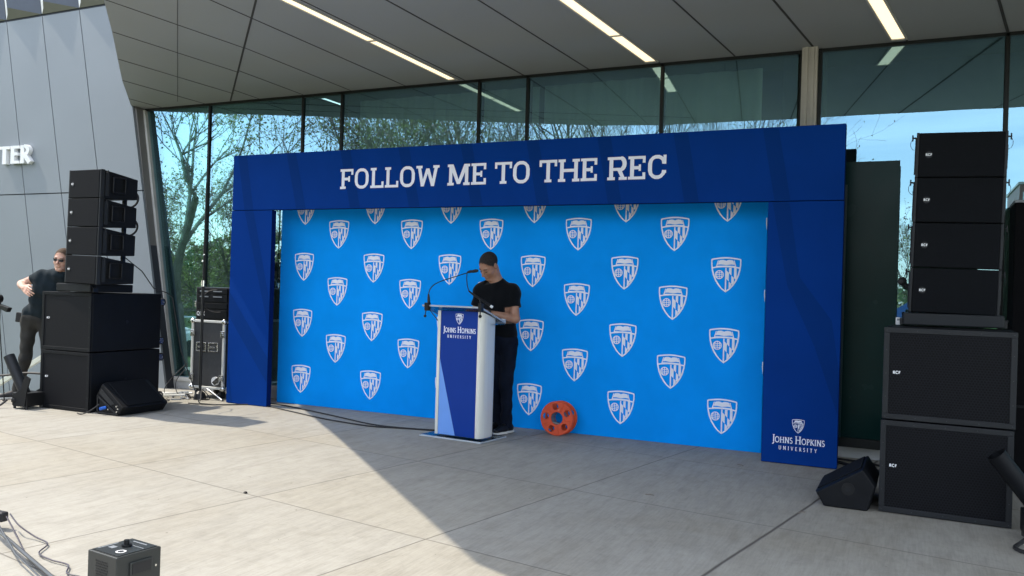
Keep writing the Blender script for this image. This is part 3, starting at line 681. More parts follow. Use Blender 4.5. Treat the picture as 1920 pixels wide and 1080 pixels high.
# darker diagonal stripes on the fabric: header print, darker bands on the pillars
def stripe(parent, poly, k=0):
    mb = MB(); mb.add([(x, -0.0012 - k * .0003, z) for x, z in poly], [tuple(range(len(poly)))]); mb.obj("dark_stripe", MAT['navy_dk'], parent)
for i, (xt, xb) in enumerate(((.208, .327), (.913, 1.07), (1.645, 1.792), (2.382, 2.533), (3.118, 3.259), (3.843, 3.974), (4.568, 4.69), (5.287, 5.401), (6.063, 6.175))):
    stripe(hd, [(xt - .13, 2.84), (xt, 2.84), (xb, 2.222), (xb - .13, 2.222)])
stripe(lp, [(.20, 2.205), (.33, 2.205), (.595, 1.21), (.595, 0.88)]); stripe(lp, [(.008, 1.285), (.008, 1.0), (.597, .27), (.597, .55)], 1); stripe(lp, [(.008, .50), (.008, .009), (.10, .009)], 2)
stripe(rp, [(6.03, 2.205), (6.167, 2.205), (6.27, 1.57), (6.53, 1.22), (6.593, .82), (6.593, .45), (6.40, 1.0), (6.17, 1.5)]); 
TXT = [('F', 1.527, 1.695), ('O', 1.716, 1.893), ('L', 1.917, 2.083), ('L', 2.099, 2.265), ('O', 2.285, 2.464), ('W', 2.48, 2.755), ('M', 2.851, 3.106), ('E', 3.122, 3.287), ('T', 3.384, 3.569), ('O', 3.582, 3.759),
       ('T', 3.861, 4.043), ('H', 4.056, 4.272), ('E', 4.284, 4.445), ('R', 4.547, 4.735), ('E', 4.746, 4.908), ('C', 4.932, 5.10)]
for ch, a, b in TXT:
    ltr = MB()
    h = 0.212; z0 = 2.425 if ch not in 'OC' else 2.423; hh = h if ch not in 'OC' else h + .004; zb = z0 + (a - 1.5) * .003
    for i, q in enumerate(slab_glyph(ch, (b - a) / h)):
        ltr.add([(a + x * h, -0.0026 - i * .00005, zb + z * hh) for x, z in q], [tuple(range(len(q)))])
    ltr.obj("letter", MAT['print'], arch)
lg = MB(); uni_logo(lg, 6.29, 0.425, 0.178, -0.0015); lg.obj("university_logo", MAT['print'], arch)

bd = thing("crest_backdrop", "bright blue step and repeat backdrop printed with pale university crests", "backdrop", (0, 0.40, 0))
MB().box((0.40, 0, 0.0), (5.93, 0.035, 2.33)).obj("fabric_panel", MAT['azure'], bd, bevel=0.004)
fm = MB(); fm.box((0.42, 0.036, 0.02), (0.46, 0.075, 2.3)); fm.box((5.87, 0.036, 0.02), (5.91, 0.075, 2.3)); fm.box((3.1, 0.036, 0.02), (3.14, 0.075, 2.3)); fm.obj("frame", MAT['silver'], bd)
def crest(cx, cz, xc=None):
    mb = MB(); lay(mb, CREST, cx, cz + 0.004, 0.274, 0, xclip=xc, off=0.0012)
    if mb.f: mb.obj("crest", MAT['print'], bd)
for k in range(6):
    for z in (1.598, 0.950, 0.302, 2.245): crest(0.748 + .9655 * k, z)
for k in range(6):
    for z in (1.972, 1.326, 0.680): crest(1.228 + .9655 * k, z, (0.402, 5.928))
for z in (1.972, 1.326, 0.680): crest(0.262, z, (0.402, 5.928))

# ------------------------------------------------------------------ LECTERN
lec = thing("lectern", "silver lectern with royal blue front and clear acrylic top on the stage", "lectern", (3.14, -0.547, 0), rad(-5.2))
LW, LZ = 0.412, 1.186
pn = MB().box((0, 0.0, 0.032), (LW, 0.03, LZ)).obj("front_panel", MAT['lpanel'], lec, bevel=.002)
MB().add([(0.001, -.0015, .74), (0.001, -.0015, .034), (LW * .47, -.0015, .034)], [(0, 1, 2)]).obj("pale_triangle", MAT['lpale'], pn)
lg = MB(); uni_logo(lg, LW / 2 + .003, 0.365, 0.985, 0.0); o = lg.obj("university_logo", MAT['print'], pn)
for sx in (0, 1):
    mb = MB(); pts = []
    xo = LW if sx else 0.0; dsg = 1 if sx else -1
    prof = [(xo + dsg * 0.002, -0.004), (xo + dsg * .03, -.006), (xo + dsg * .040, .006), (xo + dsg * .055, .035), (xo + dsg * .062, .08), (xo + dsg * .062, .17), (xo + dsg * .055, .21), (xo + dsg * .038, .24), (xo + dsg * .02, .25), (xo + dsg * .002, .25)]
    n_ = len(prof); ztop = [1.186 - .30 * (y + .004) for x, y in prof]
    mb.add([(x, y, .032) for x, y in prof] + [(x, y, z) for (x, y), z in zip(prof, ztop)], [tuple(range(n_)), tuple(range(n_, 2 * n_))] + [(i, (i + 1) % n_, n_ + (i + 1) % n_, n_ + i) for i in range(n_)])
    mb.obj("side_column", MAT['silver'], lec, smooth=True)
MB().box((0.003, 0.225, .032), (LW - .003, .245, 1.09)).obj("rear_panel", MAT['silver'], lec)
MB().box((-.16, -.06, 0.004), (.52, .38, 0.018)).obj("base_plate", [MAT['acrylic']], lec, bevel=.002)
eb = MB(); eb.box((-.163, -.063, 0.003), (.523, -.0605, 0.019)); eb.box((.5205, -.06, 0.003), (.523, .38, 0.019)); eb.obj("base_edge", MAT['acredge'], lec)
# sloping shelf: local frame x along width, slope down to the user
shf = MB(); sa = (-.155, .495); yf, yb = -.085, .335; zf, zb = 1.222, 1.082
def slab(mb, x0, x1, y0, z0, y1, z1, th): 
    mb.add([(x0, y0, z0), (x1, y0, z0), (x1, y1, z1), (x0, y1, z1), (x0, y0, z0 + th), (x1, y0, z0 + th), (x1, y1, z1 + th), (x0, y1, z1 + th)], [(0, 3, 2, 1), (4, 5, 6, 7), (0, 1, 5, 4), (1, 2, 6, 5), (2, 3, 7, 6), (3, 0, 4, 7)])
slab(shf, sa[0], sa[1], yf, zf, yb, zb, .012); shf.obj("shelf", MAT['acrylic'], lec)
ed = MB(); slab(ed, sa[0] - .002, sa[1] + .002, yf - .003, zf - .001, yf - .0005, zf - .002, .015); slab(ed, sa[1] + .0005, sa[1] + .004, yf, zf - .001, yb, zb - .001, .0145); slab(ed, sa[0] - .004, sa[0] - .0005, yf, zf - .001, yb, zb - .001, .0145)
ed.box((sa[0], yb + .0005, zb - .005), (sa[1] + .004, yb + .010, zb + .04)); ed.obj("shelf_edge", MAT['acredge'], lec)
br = MB(); br.tube([(sa[1] - .0, .10, 1.175), (sa[1] + .014, .10, 1.150)], .006, 8); br.obj("shelf_bracket", MAT['chrome'], lec)
lip = MB(); slab(lip, LW + .01, sa[1], .12, 1.068, yb, 1.068, .008); lip.obj("lower_shelf", MAT['acrylic'], lec)
# gooseneck microphones
def LP(x, y, z):
    a = rad(-5.2); return Vector((3.14 + x * math.cos(a) - y * math.sin(a), -.547 + x * math.sin(a) + y * math.cos(a), z))
m1 = thing("gooseneck_microphone", "long black gooseneck microphone clamped to left end of lectern top", "microphone", (0, 0, 0), group="gooseneck microphones clamped to the lectern")
p0 = Vector((3.035, -0.615, 1.235))
MB().box((3.015, -.65, 1.18), (3.055, -.60, 1.255)).obj("clamp", MAT['black2'], m1, bevel=.004)
cl = MB(); cl.tube([(3.02, -.625, 1.18), (3.012, -.625, 1.135)], .005, 8); cl.ball((3.012, -.625, 1.13), .014, 10); cl.obj("clamp_screw", MAT['black2'], m1, smooth=True)
MB().tube([(3.035, -.60, 1.24), (3.03, -.60, 1.30), (3.028, -.60, 1.335)], [.014, .013, .008], 10).obj("stem", MAT['black2'], m1, smooth=True)
gk = bez((3.028, -.60, 1.33), (3.03, -.59, 1.43), (3.10, -.53, 1.455), (3.20, -.47, 1.495), 12) + [Vector((3.29, -.40, 1.535)), Vector((3.35, -.36, 1.556))]
MB().tube(gk, .0045, 8).obj("gooseneck", MAT['black2'], m1, smooth=True)
MB().tube([(3.345, -.363, 1.554), (3.36, -.355, 1.560), (3.385, -.34, 1.567), (3.405, -.33, 1.570)], [.008, .015, .017, .010], 12).obj("microphone_head", MAT['rubber'], m1, smooth=True)
MB().tube(bez((3.04, -.60, 1.20), (3.06, -.56, 1.13), (3.09, -.5, 1.1), (3.12, -.42, .96), 10), .004, 6).obj("cable", MAT['rubber'], m1, smooth=True)
m2 = thing("gooseneck_microphone", "black gooseneck microphone clamped to right corner of lectern top in front of the man", "microphone", (0, 0, 0), group="gooseneck microphones clamped to the lectern")
MB().box((3.60, -.69, 1.19), (3.635, -.64, 1.265)).obj("clamp", MAT['black2'], m2, bevel=.004)
cl = MB(); cl.tube([(3.612, -.665, 1.19), (3.612, -.665, 1.155)], .005, 8); cl.ball((3.612, -.665, 1.150), .016, 10); cl.tube([(3.612, -.66, 1.26), (3.60, -.66, 1.31)], .008, 8); cl.obj("clamp_screw", MAT['black2'], m2, smooth=True)
MB().tube([(3.655, -.55, 1.245), (3.60, -.57, 1.285), (3.50, -.60, 1.345), (3.46, -.61, 1.375)], [.012, .012, .010, .007], 10).obj("stem", MAT['black2'], m2, smooth=True)
MB().tube([(3.655, -.55, 1.245), (3.675, -.545, 1.233)], .0125, 10).obj("ring", MAT['white'], m2)
MB().tube([(3.46, -.61, 1.375), (3.425, -.58, 1.425), (3.39, -.53, 1.49), (3.36, -.47, 1.54), (3.365, -.44, 1.552)], .0045, 8).obj("gooseneck", MAT['black2'], m2, smooth=True)
MB().tube([(3.355, -.46, 1.548), (3.375, -.44, 1.556), (3.40, -.42, 1.562)], [.008, .014, .010], 10).obj("microphone_head", MAT['rubber'], m2, smooth=True)

# ------------------------------------------------------------------ ORANGE REEL leaning on the backdrop
def holed_disc(R, holes, th, nseg=48):
    bm = bmesh.new()
    def loop(cx, cz, r, n):
        vs = [bm.verts.new((cx + r * math.cos(2 * math.pi * i / n), 0, cz + r * math.sin(2 * math.pi * i / n))) for i in range(n)]
        return [bm.edges.new((vs[i], vs[(i + 1) % n])) for i in range(n)]
    es = loop(0, 0, R, nseg)
    for cx, cz, r in holes: es += loop(cx, cz, r, 20)
    bmesh.ops.triangle_fill(bm, edges=es, use_beauty=True)
    r_ = bmesh.ops.extrude_face_region(bm, geom=list(bm.faces)); vs = [g for g in r_['geom'] if isinstance(g, bmesh.types.BMVert)]
    bmesh.ops.translate(bm, verts=vs, vec=(0, th, 0)); bmesh.ops.recalc_face_normals(bm, faces=bm.faces)
    me = bpy.data.meshes.new("flange"); bm.to_mesh(me); bm.free(); return me
reel = thing("cable_reel", "empty orange plastic cable reel leaning on the blue backdrop", "reel", (4.045, 0.165, 0.168))
reel.rotation_euler = (rad(-4), rad(12), rad(3))
hl = [(0, 0, .060)] + [(.113 * math.cos(rad(72 * k + 40)), .113 * math.sin(rad(72 * k + 40)), .031) for k in range(5)]
fl = holed_disc(.165, hl, .016); fl.materials.append(MAT['orange'])
for y in (0.0, .13):
    o = bpy.data.objects.new("flange", fl); COL.objects.link(o); o.parent = reel; o.location = (0, y, 0); b_ = o.modifiers.new("b", 'BEVEL'); b_.width = .003; b_.limit_method = 'ANGLE'
hb = MB(); N = 28
for r0, r1 in ((.061, .069),):
    vs = []; 
    for y in (.016, .13):
        for r in (r0, r1):
            vs += [(r * math.cos(2 * math.pi * i / N), y, r * math.sin(2 * math.pi * i / N)) for i in range(N)]
    hb.add(vs, [(i, (i + 1) % N, 2 * N + (i + 1) % N, 2 * N + i) for i in range(N)] + [(N + i, N + (i + 1) % N, 3 * N + (i + 1) % N, 3 * N + i) for i in range(N)])
hb.obj("hub", MAT['grey'], reel, smooth=True)
for k in range(5):
    rb = MB(); a = rad(72 * k + 4); rb.tube([(.075 * math.cos(a), -.002, .075 * math.sin(a)), (.155 * math.cos(a), -.002, .155 * math.sin(a))], .003, 6); rb.obj("rib", MAT['orange'], reel)
for y in (0.065,): MB().tube([(0, -.001, .083), (0.0, .147, .083)], .004, 6).obj("spindle_rod", MAT['chrome'], reel)
MB().box((-.05, .03, -.055), (.05, .10, -.045)).obj("inner_label", MAT['grey'], reel)

# ------------------------------------------------------------------ LOUDSPEAKERS
def badge(mb, x, z, Y, w):
    text_line(mb, "RCF", x - w / 2, x + w / 2, z - w * .19, w * .40, Y, .26, 0, .12)
def array_box(label, group, Wd, Dp, Hh, rear_top, rear_bot):
    o = thing("line_array_cabinet", label, "loudspeaker", group=group)
    g = 0.001; mb = MB(); prof = [(0.02, g), (0.02, Hh - g), (Dp * .45, Hh - g - (1 - rear_top) * Hh * .40), (Dp, Hh * rear_top), (Dp, Hh * rear_bot), (Dp * .5, g + rear_bot * Hh * .4)]
    mb.prism(prof, Wd - .02, lambda a, b, t: (0.01 + t, a, b)); mb.obj("cabinet", MAT['black'], o, bevel=.006)
    MB().box((0, 0, g), (.018, .045, Hh - g)).obj("front_edge", MAT['charcoal'], o, bevel=.004); MB().box((Wd - .018, 0, g), (Wd, .045, Hh - g)).obj("front_edge", MAT['charcoal'], o, bevel=.004)
    MB().box((.019, -.004, .004), (Wd - .019, .02, Hh - .004)).obj("grille", MAT['foam'], o, bevel=.006)
    dz = MB(); dz.tube([(Wd * .145, -.0035, Hh * .50), (Wd * .145, -.0075, Hh * .50)], .023, 20); bo = dz.obj("badge", MAT['black2'], o)
    bm_ = MB(); badge(bm_, Wd * .145, Hh * .50, -.0085, .040); bm_.obj("badge_letters", MAT['badge'], bo)
    for xx, s in ((Wd - .012, 1),):
        sp = MB()
        x1 = xx + s * .03
        sp.box((min(xx, x1), Dp * .30, Hh * .22), (max(xx, x1), Dp * .34, Hh * .78)); sp.box((min(xx, x1), Dp * .62, Hh * .26), (max(xx, x1), Dp * .66, Hh * .74)); 
        sp.box((min(xx, x1) , Dp * .30, Hh * .74), (max(xx, x1), Dp * .66, Hh * .78)); sp.box((min(xx, x1), Dp * .30, Hh * .22), (max(xx, x1), Dp * .66, Hh * .26))
        sp.obj("side_handle", MAT['black2'], o, bevel=.006)
    for xx, s in ((Wd, 1), (0, -1)):
        rg = MB(); rg.box((xx - .004 if s > 0 else xx - .006, .05, .03), (xx + .006 if s > 0 else xx + .004, .09, Hh - .03)); rg.tube([(xx, .06, Hh - .03), (xx + s * .028, .06, Hh - .03)], .006, 8); rg.tube([(xx + s * .024, .06, Hh - .052), (xx + s * .024, .06, Hh - .008)], .005, 8)
        rg.tube(bez((xx + s * .026, .06, Hh - .04), (xx + s * .045, .06, Hh - .07), (xx + s * .035, .06, Hh - .11), (xx + s * .01, .06, Hh - .115), 8), .0018, 5)
        rg.obj("rigging", MAT['charcoal'], o)
    return o
def stack_arrays(proto, n_, x, y, z, lean, Hh, yaw, labels, group):
    for i in range(n_):
        o = proto if i == 0 else copy_tree(proto)
        h = i * Hh; o.location = (x + math.sin(lean) * h, y, z + math.cos(lean) * h); o.rotation_euler = (0, lean, yaw); o['label'] = labels[i]
GA = "line array loudspeaker cabinets in the two stacks"
lab = lambda side: [f"black line array cabinet, lowest of four in the {side} stack", f"black line array cabinet, second from bottom in the {side} stack", f"black line array cabinet, third from bottom in the {side} stack", f"black line array cabinet, topmost in the {side} stack"]
pl_ = array_box("", GA, .57, .42, .2935, .78, .06)
stack_arrays(pl_, 4, -0.895, -1.43, 1.335, rad(1.25), .2935, rad(-7), lab("left"), GA)
pr_ = array_box("", GA, .562, .42, .3155, .82, .06)
stack_arrays(pr_, 4, 7.105, -0.86, 1.325, rad(1.1), .3155, rad(2), lab("right"), GA)
def array_base(x, y, z, w, d, h, yaw, label, mt):
    o = thing("array_base_frame", label, "base frame", (x, y, z), yaw, "base frames under the line arrays")
    MB().box((0, 0, 0.004), (w, d, h)).obj("frame_box", mt, o, bevel=.008); mb = MB(); mb.box((-.02, .02, 0.002), (0, .08, .05)); mb.box((w, .02, 0.002), (w + .02, .08, .05)); mb.tube([(w, .05, h * .6), (w + .03, .05, h * .6)], .008, 8); mb.obj("lugs", MAT['black2'], o, bevel=.003)
array_base(-1.035, -1.42, 1.243, .57, .50, .086, rad(-4), "flat black base frame under the left line array", MAT['black'])
array_base(7.075, -0.90, 1.231, .62, .5, .088, rad(2), "flat dark grey base frame under the right line array", MAT['charcoal'])
# rear prop bar and link cables of the left array
pb = thing("rear_support_bar", "black upright bar behind the left line array", "bar", (-0.75, -1.00, 1.335)); MB().box((.16, .0, 0), (.195, .035, 1.0)).obj("bar", MAT['black2'], pb)
pbs = MB(); [pbs.box((.165, -.003, .08 + .1 * k), (.19, 0.0, .12 + .1 * k)) for k in range(9)]; pbs.obj("slots", MAT['charcoal'], pb)
for k, (za, lb_) in enumerate(((2.37, "black link cable looping behind top cabinets of left array"), (2.07, "black link cable looping behind middle cabinets of left array"))):
    c = MB().tube(bez((-.55, -1.02, za - .03), (-.42, -.88, za + .02), (-.40, -.9, za - .22), (-.52, -1.01, za - .22), 12), .011, 8).obj("link_cable", MAT['rubber'], smooth=True); tag(c, lb_, "cable", "link cables behind the left array")
c = MB().tube([(-.52, -1.0, 1.62), (-.40, -.88, 1.48), (-.33, -.78, 1.30), (-.32, -.6, 1.25), (-.38, -.47, 1.20), (-.30, -.40, .6), (-.1, -.3, .02), (.1, -.25, .012)], .006, 6).obj("hanging_cable", MAT['rubber'], smooth=True); tag(c, "thin black cable dropping behind the left subwoofers to the ground", "cable")

def subwoofer(Wd, Dp, Hh, grille, casters, bx, bz, frame_m):
    o = thing("subwoofer", "", "subwoofer", group="black subwoofers under the line arrays")
    MB().box((0, .02, 0.006), (Wd, Dp, Hh - .004)).obj("cabinet", MAT['black'], o, bevel=.008)
    f = .035; mb = MB(); mb.box((0, 0, .006), (Wd, .02, .006 + f)); mb.box((0, 0, Hh - .004 - f), (Wd, .02, Hh - .004)); mb.box((0, .0, .006 + f), (f, .02, Hh - .004 - f)); mb.box((Wd - f, 0, .006 + f), (Wd, .02, Hh - .004 - f))
    mb.obj("front_frame", frame_m, o, bevel=.003)
    MB().box((f, .006, .006 + f), (Wd - f, .0195, Hh - .004 - f)).obj("grille", grille, o)
    bm_ = MB(); badge(bm_, bx, bz, .0045, .046); bm_.obj("badge_letters", MAT['badge'], o)
    sc = MB()
    for i in range(5):
        for z in (.022, Hh - .022): sc.tube([(f / 2 + (Wd - f) * i / 4, -.0005, z), (f / 2 + (Wd - f) * i / 4, -.0025, z)], .0028, 8)
    for i in range(1, 4):
        for x in (f / 2, Wd - f / 2): sc.tube([(x, -.0005, Hh * i / 4), (x, -.0025, Hh * i / 4)], .0028, 8)
    sc.obj("screws", MAT['screw'], o)
    pc = MB(); pc.tube([(Wd + .0005, Dp * .5, Hh * .5), (Wd + .003, Dp * .5, Hh * .5)], .018, 16); pc.obj("pole_cup", MAT['black2'], o)
    if casters:
        for cx in (.09, Wd - .06):
            for cz in (.085, Hh - .10):
                c_ = MB(); c_.tube([(cx - .02, Dp + .06, cz), (cx + .02, Dp + .06, cz)], .045, 18); k_ = c_.obj("caster", MAT['rubber'], o, smooth=True)
                h_ = MB(); h_.tube([(cx - .024, Dp + .06, cz), (cx + .024, Dp + .06, cz)], .024, 14); h_.box((cx - .032, Dp, cz - .03), (cx - .026, Dp + .07, cz + .03)); h_.box((cx + .026, Dp, cz - .03), (cx + .032, Dp + .07, cz + .03)); h_.obj("caster_fork", MAT['chrome'], k_)
    return o
s1 = subwoofer(.732, .92, .620, MAT['mesh'], True, .095, .34, MAT['black']); s1.location = (-1.24, -1.425, 0); s1.rotation_euler = (0, 0, rad(1.2)); s1['label'] = "black subwoofer standing on the ground, lower one of the left stack"
s2 = copy_tree(s1); s2.location = (-1.24, -1.425, .620); s2['label'] = "black subwoofer, upper one of the left stack under the array base"
s3 = subwoofer(.765, .70, .614, MAT['hex'], False, .082, .315, MAT['charcoal']); s3.location = (6.962, -1.313, 0); s3.rotation_euler = (0, 0, rad(-2.3)); s3['label'] = "black honeycomb grille subwoofer standing on the ground, lower one of the right stack"
s4 = copy_tree(s3); s4.location = (6.968, -1.313, .614); s4['label'] = "black honeycomb grille subwoofer, upper one of the right stack"

# stage monitors
def wedge(name_label, prof, y0, y1, ends, baffle_idx):
    o = thing("stage_monitor", name_label, "floor monitor", group="wedge floor monitors")
    mb = MB(); n_ = len(prof); c = (sum(p[0] for p in prof) / n_, sum(p[1] for p in prof) / n_)
    rings = [(y0, .93), (y0 + .05, 1.0), (y1 - .05, 1.0), (y1, .93)]; vs = []
    for y, k in rings: vs += [(c[0] + (x - c[0]) * k, y, (c[1] + (z - c[1]) * k) if z > .001 else 0.004) for x, z in prof]
    fs = [tuple(range(n_)), tuple(range(3 * n_, 4 * n_))]
    for r in range(3): fs += [(r * n_ + i, r * n_ + (i + 1) % n_, (r + 1) * n_ + (i + 1) % n_, (r + 1) * n_ + i) for i in range(n_)]
    mb.add(vs, fs); mb.obj("cabinet", MAT['black'], o, bevel=.006)
    a, b = Vector((prof[baffle_idx][0], prof[baffle_idx][1])), Vector((prof[baffle_idx + 1][0], prof[baffle_idx + 1][1])); d = (b - a); nn = Vector((d.y, -d.x)).normalized()
    if nn.y < 0: nn = -nn
    a2, b2 = a + d * .06 + nn * .002, b - d * .06 + nn * .002; a3, b3 = a2 + nn * .006, b2 + nn * .006
    g = MB(); g.add([(a2.x, y0 + .06, a2.y), (b2.x, y0 + .06, b2.y), (b2.x, y1 - .06, b2.y), (a2.x, y1 - .06, a2.y), (a3.x, y0 + .065, a3.y), (b3.x, y0 + .065, b3.y), (b3.x, y1 - .065, b3.y), (a3.x, y1 - .065, a3.y)], [(0, 3, 2, 1), (4, 5, 6, 7), (0, 1, 5, 4), (1, 2, 6, 5), (2, 3, 7, 6), (3, 0, 4, 7)])
    g.obj("grille", MAT['foam'], o)
    return o
wl = wedge("black wedge monitor lying beside the left subwoofers with a blue plug in its side", [(-.425, 0), (-.10, 0), (-.03, .09), (-.355, .325), (-.445, .19)], -1.375, -.80, None, 2)
rp_ = MB(); rp_.prism([(-.385, .215), (-.355, .265), (-.16, .12), (-.215, .10)], .004, lambda a, b, t: (a, -1.381 + t, b)); rp_.obj("vent_panel", MAT['charcoal'], wl)
cp_ = MB()
for q in ([(-.41, .18), (-.40, .195), (-.10, .015), (-.13, .012)], [(-.41, .02), (-.395, .02), (-.395, .19), (-.41, .18)], [(-.41, .012), (-.13, .012), (-.14, .024), (-.41, .024)]): cp_.prism(q, .006, lambda a, b, t: (a, -1.386 + t, b))
cp_.obj("recess_frame", MAT['charcoal'], wl)
MB().tube([(-.29, -1.375, .075), (-.31, -1.43, .065)], .016, 10).obj("power_plug", MAT['blueplug'], wl)
kn = MB(); [kn.tube([(x, -1.375, z), (x, -1.392, z)], .008, 8) for x, z in ((-.12, .10), (-.10, .075), (-.115, .045), (-.24, .06))]; kn.obj("knobs", MAT['chrome'], wl)
wr = wedge("black wedge monitor with round pole socket in its end, beside the right subwoofers", [(6.615, 0), (6.905, 0), (6.95, .17), (6.87, .283), (6.565, .09)], -1.36, -.78, None, 3)
so = MB(); so.tube([(6.775, -1.352, .135), (6.775, -1.364, .135)], .042, 24); so.obj("socket_plate", MAT['black2'], wr); so = MB(); so.tube([(6.775, -1.3645, .135), (6.775, -1.367, .135)], .017, 16); so.obj("socket_hole", MAT['charcoal'], wr)

# confetti / smoke cannons
def cannon(loc, rz, label, top, bot):
    o = thing("effects_cannon", label, "effects machine", loc, rz, "tube effects cannons beside the subwoofers")
    MB().box((-.10, -.09, .03), (.13, .12, .17)).obj("base_box", MAT['black2'], o, bevel=.008)
    for yy in (-.105, .115):
        yk = MB(); yk.prism([(-.06, .03), (.12, .03), (.15, .20), (.20, .33), (.12, .36), (.05, .2), (-.08, .14)], .012, lambda a, b, t, yy=yy: (a, yy + t, b)); yk.obj("yoke", MAT['black'], o)
    tp, bt = Vector(top), Vector(bot); d = (tp - bt).normalized(); a = d.cross(Vector((0, 1, 0))).normalized(); b = d.cross(a); N = 24; vs = []
    for P_, r in ((bt, .055), (tp, .055), (tp, .049), (bt + d * .05, .049)):
        vs += [P_ + (a * math.cos(2 * math.pi * i / N) + b * math.sin(2 * math.pi * i / N)) * r for i in range(N)]
    mb = MB(); mb.add(vs, [(r * N + i, r * N + (i + 1) % N, (r + 1) * N + (i + 1) % N, (r + 1) * N + i) for r in range(3) for i in range(N)] + [tuple(range(N)), tuple(range(3 * N, 4 * N))]); mb.obj("tube", MAT['charcoal'] if rz == 0 else MAT['black'], o, smooth=True)
    [MB().tube([(x, y, 0), (x, y, .03)], .014, 8).obj("foot", MAT['rubber'], o) for x in (-.08, .11) for y in (-.07, .10)]
    ph = MB(); ph.tube([(-.04, -.09, .09), (-.06, -.125, .09)], .02, 12); ph.obj("hose_fitting", MAT['black2'], o)
    return o
cannon((-1.30, -1.53, 0), 0.0, "black effects machine with angled open tube left of the left subwoofers", (-.255, -.03, .535), (-.02, 0, .15))
cannon((7.86, -1.56, 0), 0.001, "black effects machine with angled open tube at the right frame edge", (-.25, -.06, .50), (0.03, 0, .13))
def cable(pts, r, label, m='rubber', n=7, group=None):
    o = MB().tube(spline(pts, n), r, 6).obj("cable", MAT[m], smooth=True); tag(o, label, "cable", group); return o
cable([(-3.2, -1.45, .55), (-2.2, -1.45, .40), (-1.9, -1.47, .30), (-1.55, -1.36, .34), (-1.30, -1.25, .33), (-1.26, -1.15, .32)], .012, "black hose running behind the left effects machine tube", )
cable([(-1.43, -1.65, .09), (-1.50, -1.72, .02), (-1.75, -1.78, .014), (-2.1, -1.72, .03), (-2.5, -1.65, .06)], .012, "thick black hose curving on the ground from the left effects machine")
cable([(7.82, -1.70, .09), (7.74, -1.76, .03), (7.70, -1.86, .014), (7.80, -1.95, .014), (8.0, -2.0, .014)], .012, "black hose looping on the ground at the right frame edge")
cable([(-.32, -1.43, .11), (-.36, -1.5, .05), (-.45, -1.52, .012), (-.55, -1.50, .010)], .006, "short black power cable from the left wedge monitor")

# ------------------------------------------------------------------ ROAD CASE, RACK, STAND behind the left pillar
case = thing("flight_case", "dark flight case with silver edges on casters left of the arch", "flight case", (-0.705, 0.135, 0), rad(3))
CW, CD, C0, C1 = .50, .46, .11, .93
MB().box((.012, .012, C0 + .012), (CW - .012, CD - .012, C1 - .012)).obj("panels", MAT['case'], case)
ee = MB(); e = .032
for x in (0, CW - e):
    for y in (0, CD - e): ee.box((x, y, C0), (x + e, y + e, C1))
for z in (C0, C1 - e):
    for y in (0.001, CD - e - .001): ee.box((e, y, z + .001), (CW - e, y + e, z + e - .001))
    for x in (0.001, CW - e - .001): ee.box((x, e, z + .001), (x + e, CD - e, z + e - .001))
ee.obj("edge_extrusion", MAT['silver'], case, bevel=.006)
for x in (0.015, CW - .015):
    for z in (C0 + .015, C1 - .015):
        MB().ball((x, 0.012, z), .035, 14, sc=(1, .8, 1)).obj("ball_corner", MAT['chrome'], case, smooth=True)
for x in (.0, CW - .045):
    for z in (C0 + .10, C1 - .20):
        l_ = MB(); l_.box((x - .006, -.012, z), (x + .055, .001, z + .075)); l_.box((x + .012, -.022, z + .018), (x + .038, -.012, z + .058)); l_.obj("butterfly_latch", MAT['chrome'], case, bevel=.004)
for x in (.085, .265):
    h_ = MB(); z = .555; h_.box((x, -.006, z), (x + .145, .004, z + .012)); h_.box((x, -.006, z + .098), (x + .145, .004, z + .11)); h_.box((x, -.006, z + .012), (x + .014, .004, z + .098)); h_.box((x + .131, -.006, z + .012), (x + .145, .004, z + .098)); h_.box((x + .035, -.02, z + .045), (x + .11, -.006, z + .062)); h_.obj("recessed_handle", MAT['chrome'], case, bevel=.003)
cs = MB(); cs.tube([(.40, -.03, .215), (.40, -.002, .215)], .05, 18); cs.obj("spare_caster", MAT['white'], case); fk = MB(); fk.prism([(.37, .2), (.43, .25), (.47, .27), (.47, .21), (.41, .17)], .01, lambda a, b, t: (a, -.04 + t, b)); fk.obj("caster_fork", MAT['chrome'], case)
for x in (.07, CW - .07):
    for y in (.07, CD - .07):
        w_ = MB(); w_.tube([(x - .015, y, .045), (x + .015, y, .045)], .044, 16); w_.box((x - .02, y - .03, .088), (x + .02, y + .03, .109)); w_.obj("caster", MAT['rubber'], case)
rk = thing("amplifier_rack", "black amplifier rack sitting on the silver edged flight case", "amplifier", (-0.66, 0.135, .932), rad(3))
MB().box((0, .02, 0.0), (.50, .42, .39)).obj("rack_case", MAT['black2'], rk, bevel=.008)
rf = MB()
for z0, z1 in ((.02, .12), (.135, .20), (.215, .30), (.31, .375)): rf.box((.025, .006, z0), (.475, .0195, z1))
rf.obj("rack_units", MAT['black'], rk, bevel=.003)
vt = MB()
for z in (.27, .335):
    for x in (.07, .27): vt.box((x, .001, z), (x + .13, .0055, z + .014))
vt.obj("display_slots", MAT['grey'], rk)
tx = MB(); text_line(tx, "QIX", .03, .15, .05, .05, .004, .2, 0, .25); tx.obj("lettering", MAT['badge'], rk)
MB().tube(bez((.33, .0, .36), (.13, -.12, .37), (.15, -.1, .06), (.40, -.01, .10), 16), .006, 6).obj("patch_cable", MAT['rubber'], rk, smooth=True)
hh = MB(); hh.box((-.03, .03, .15), (-.002, .10, .22)); hh.box((-.02, .05, .24), (-.002, .09, .30)); hh.obj("side_catches", MAT['chrome'], rk, bevel=.003)
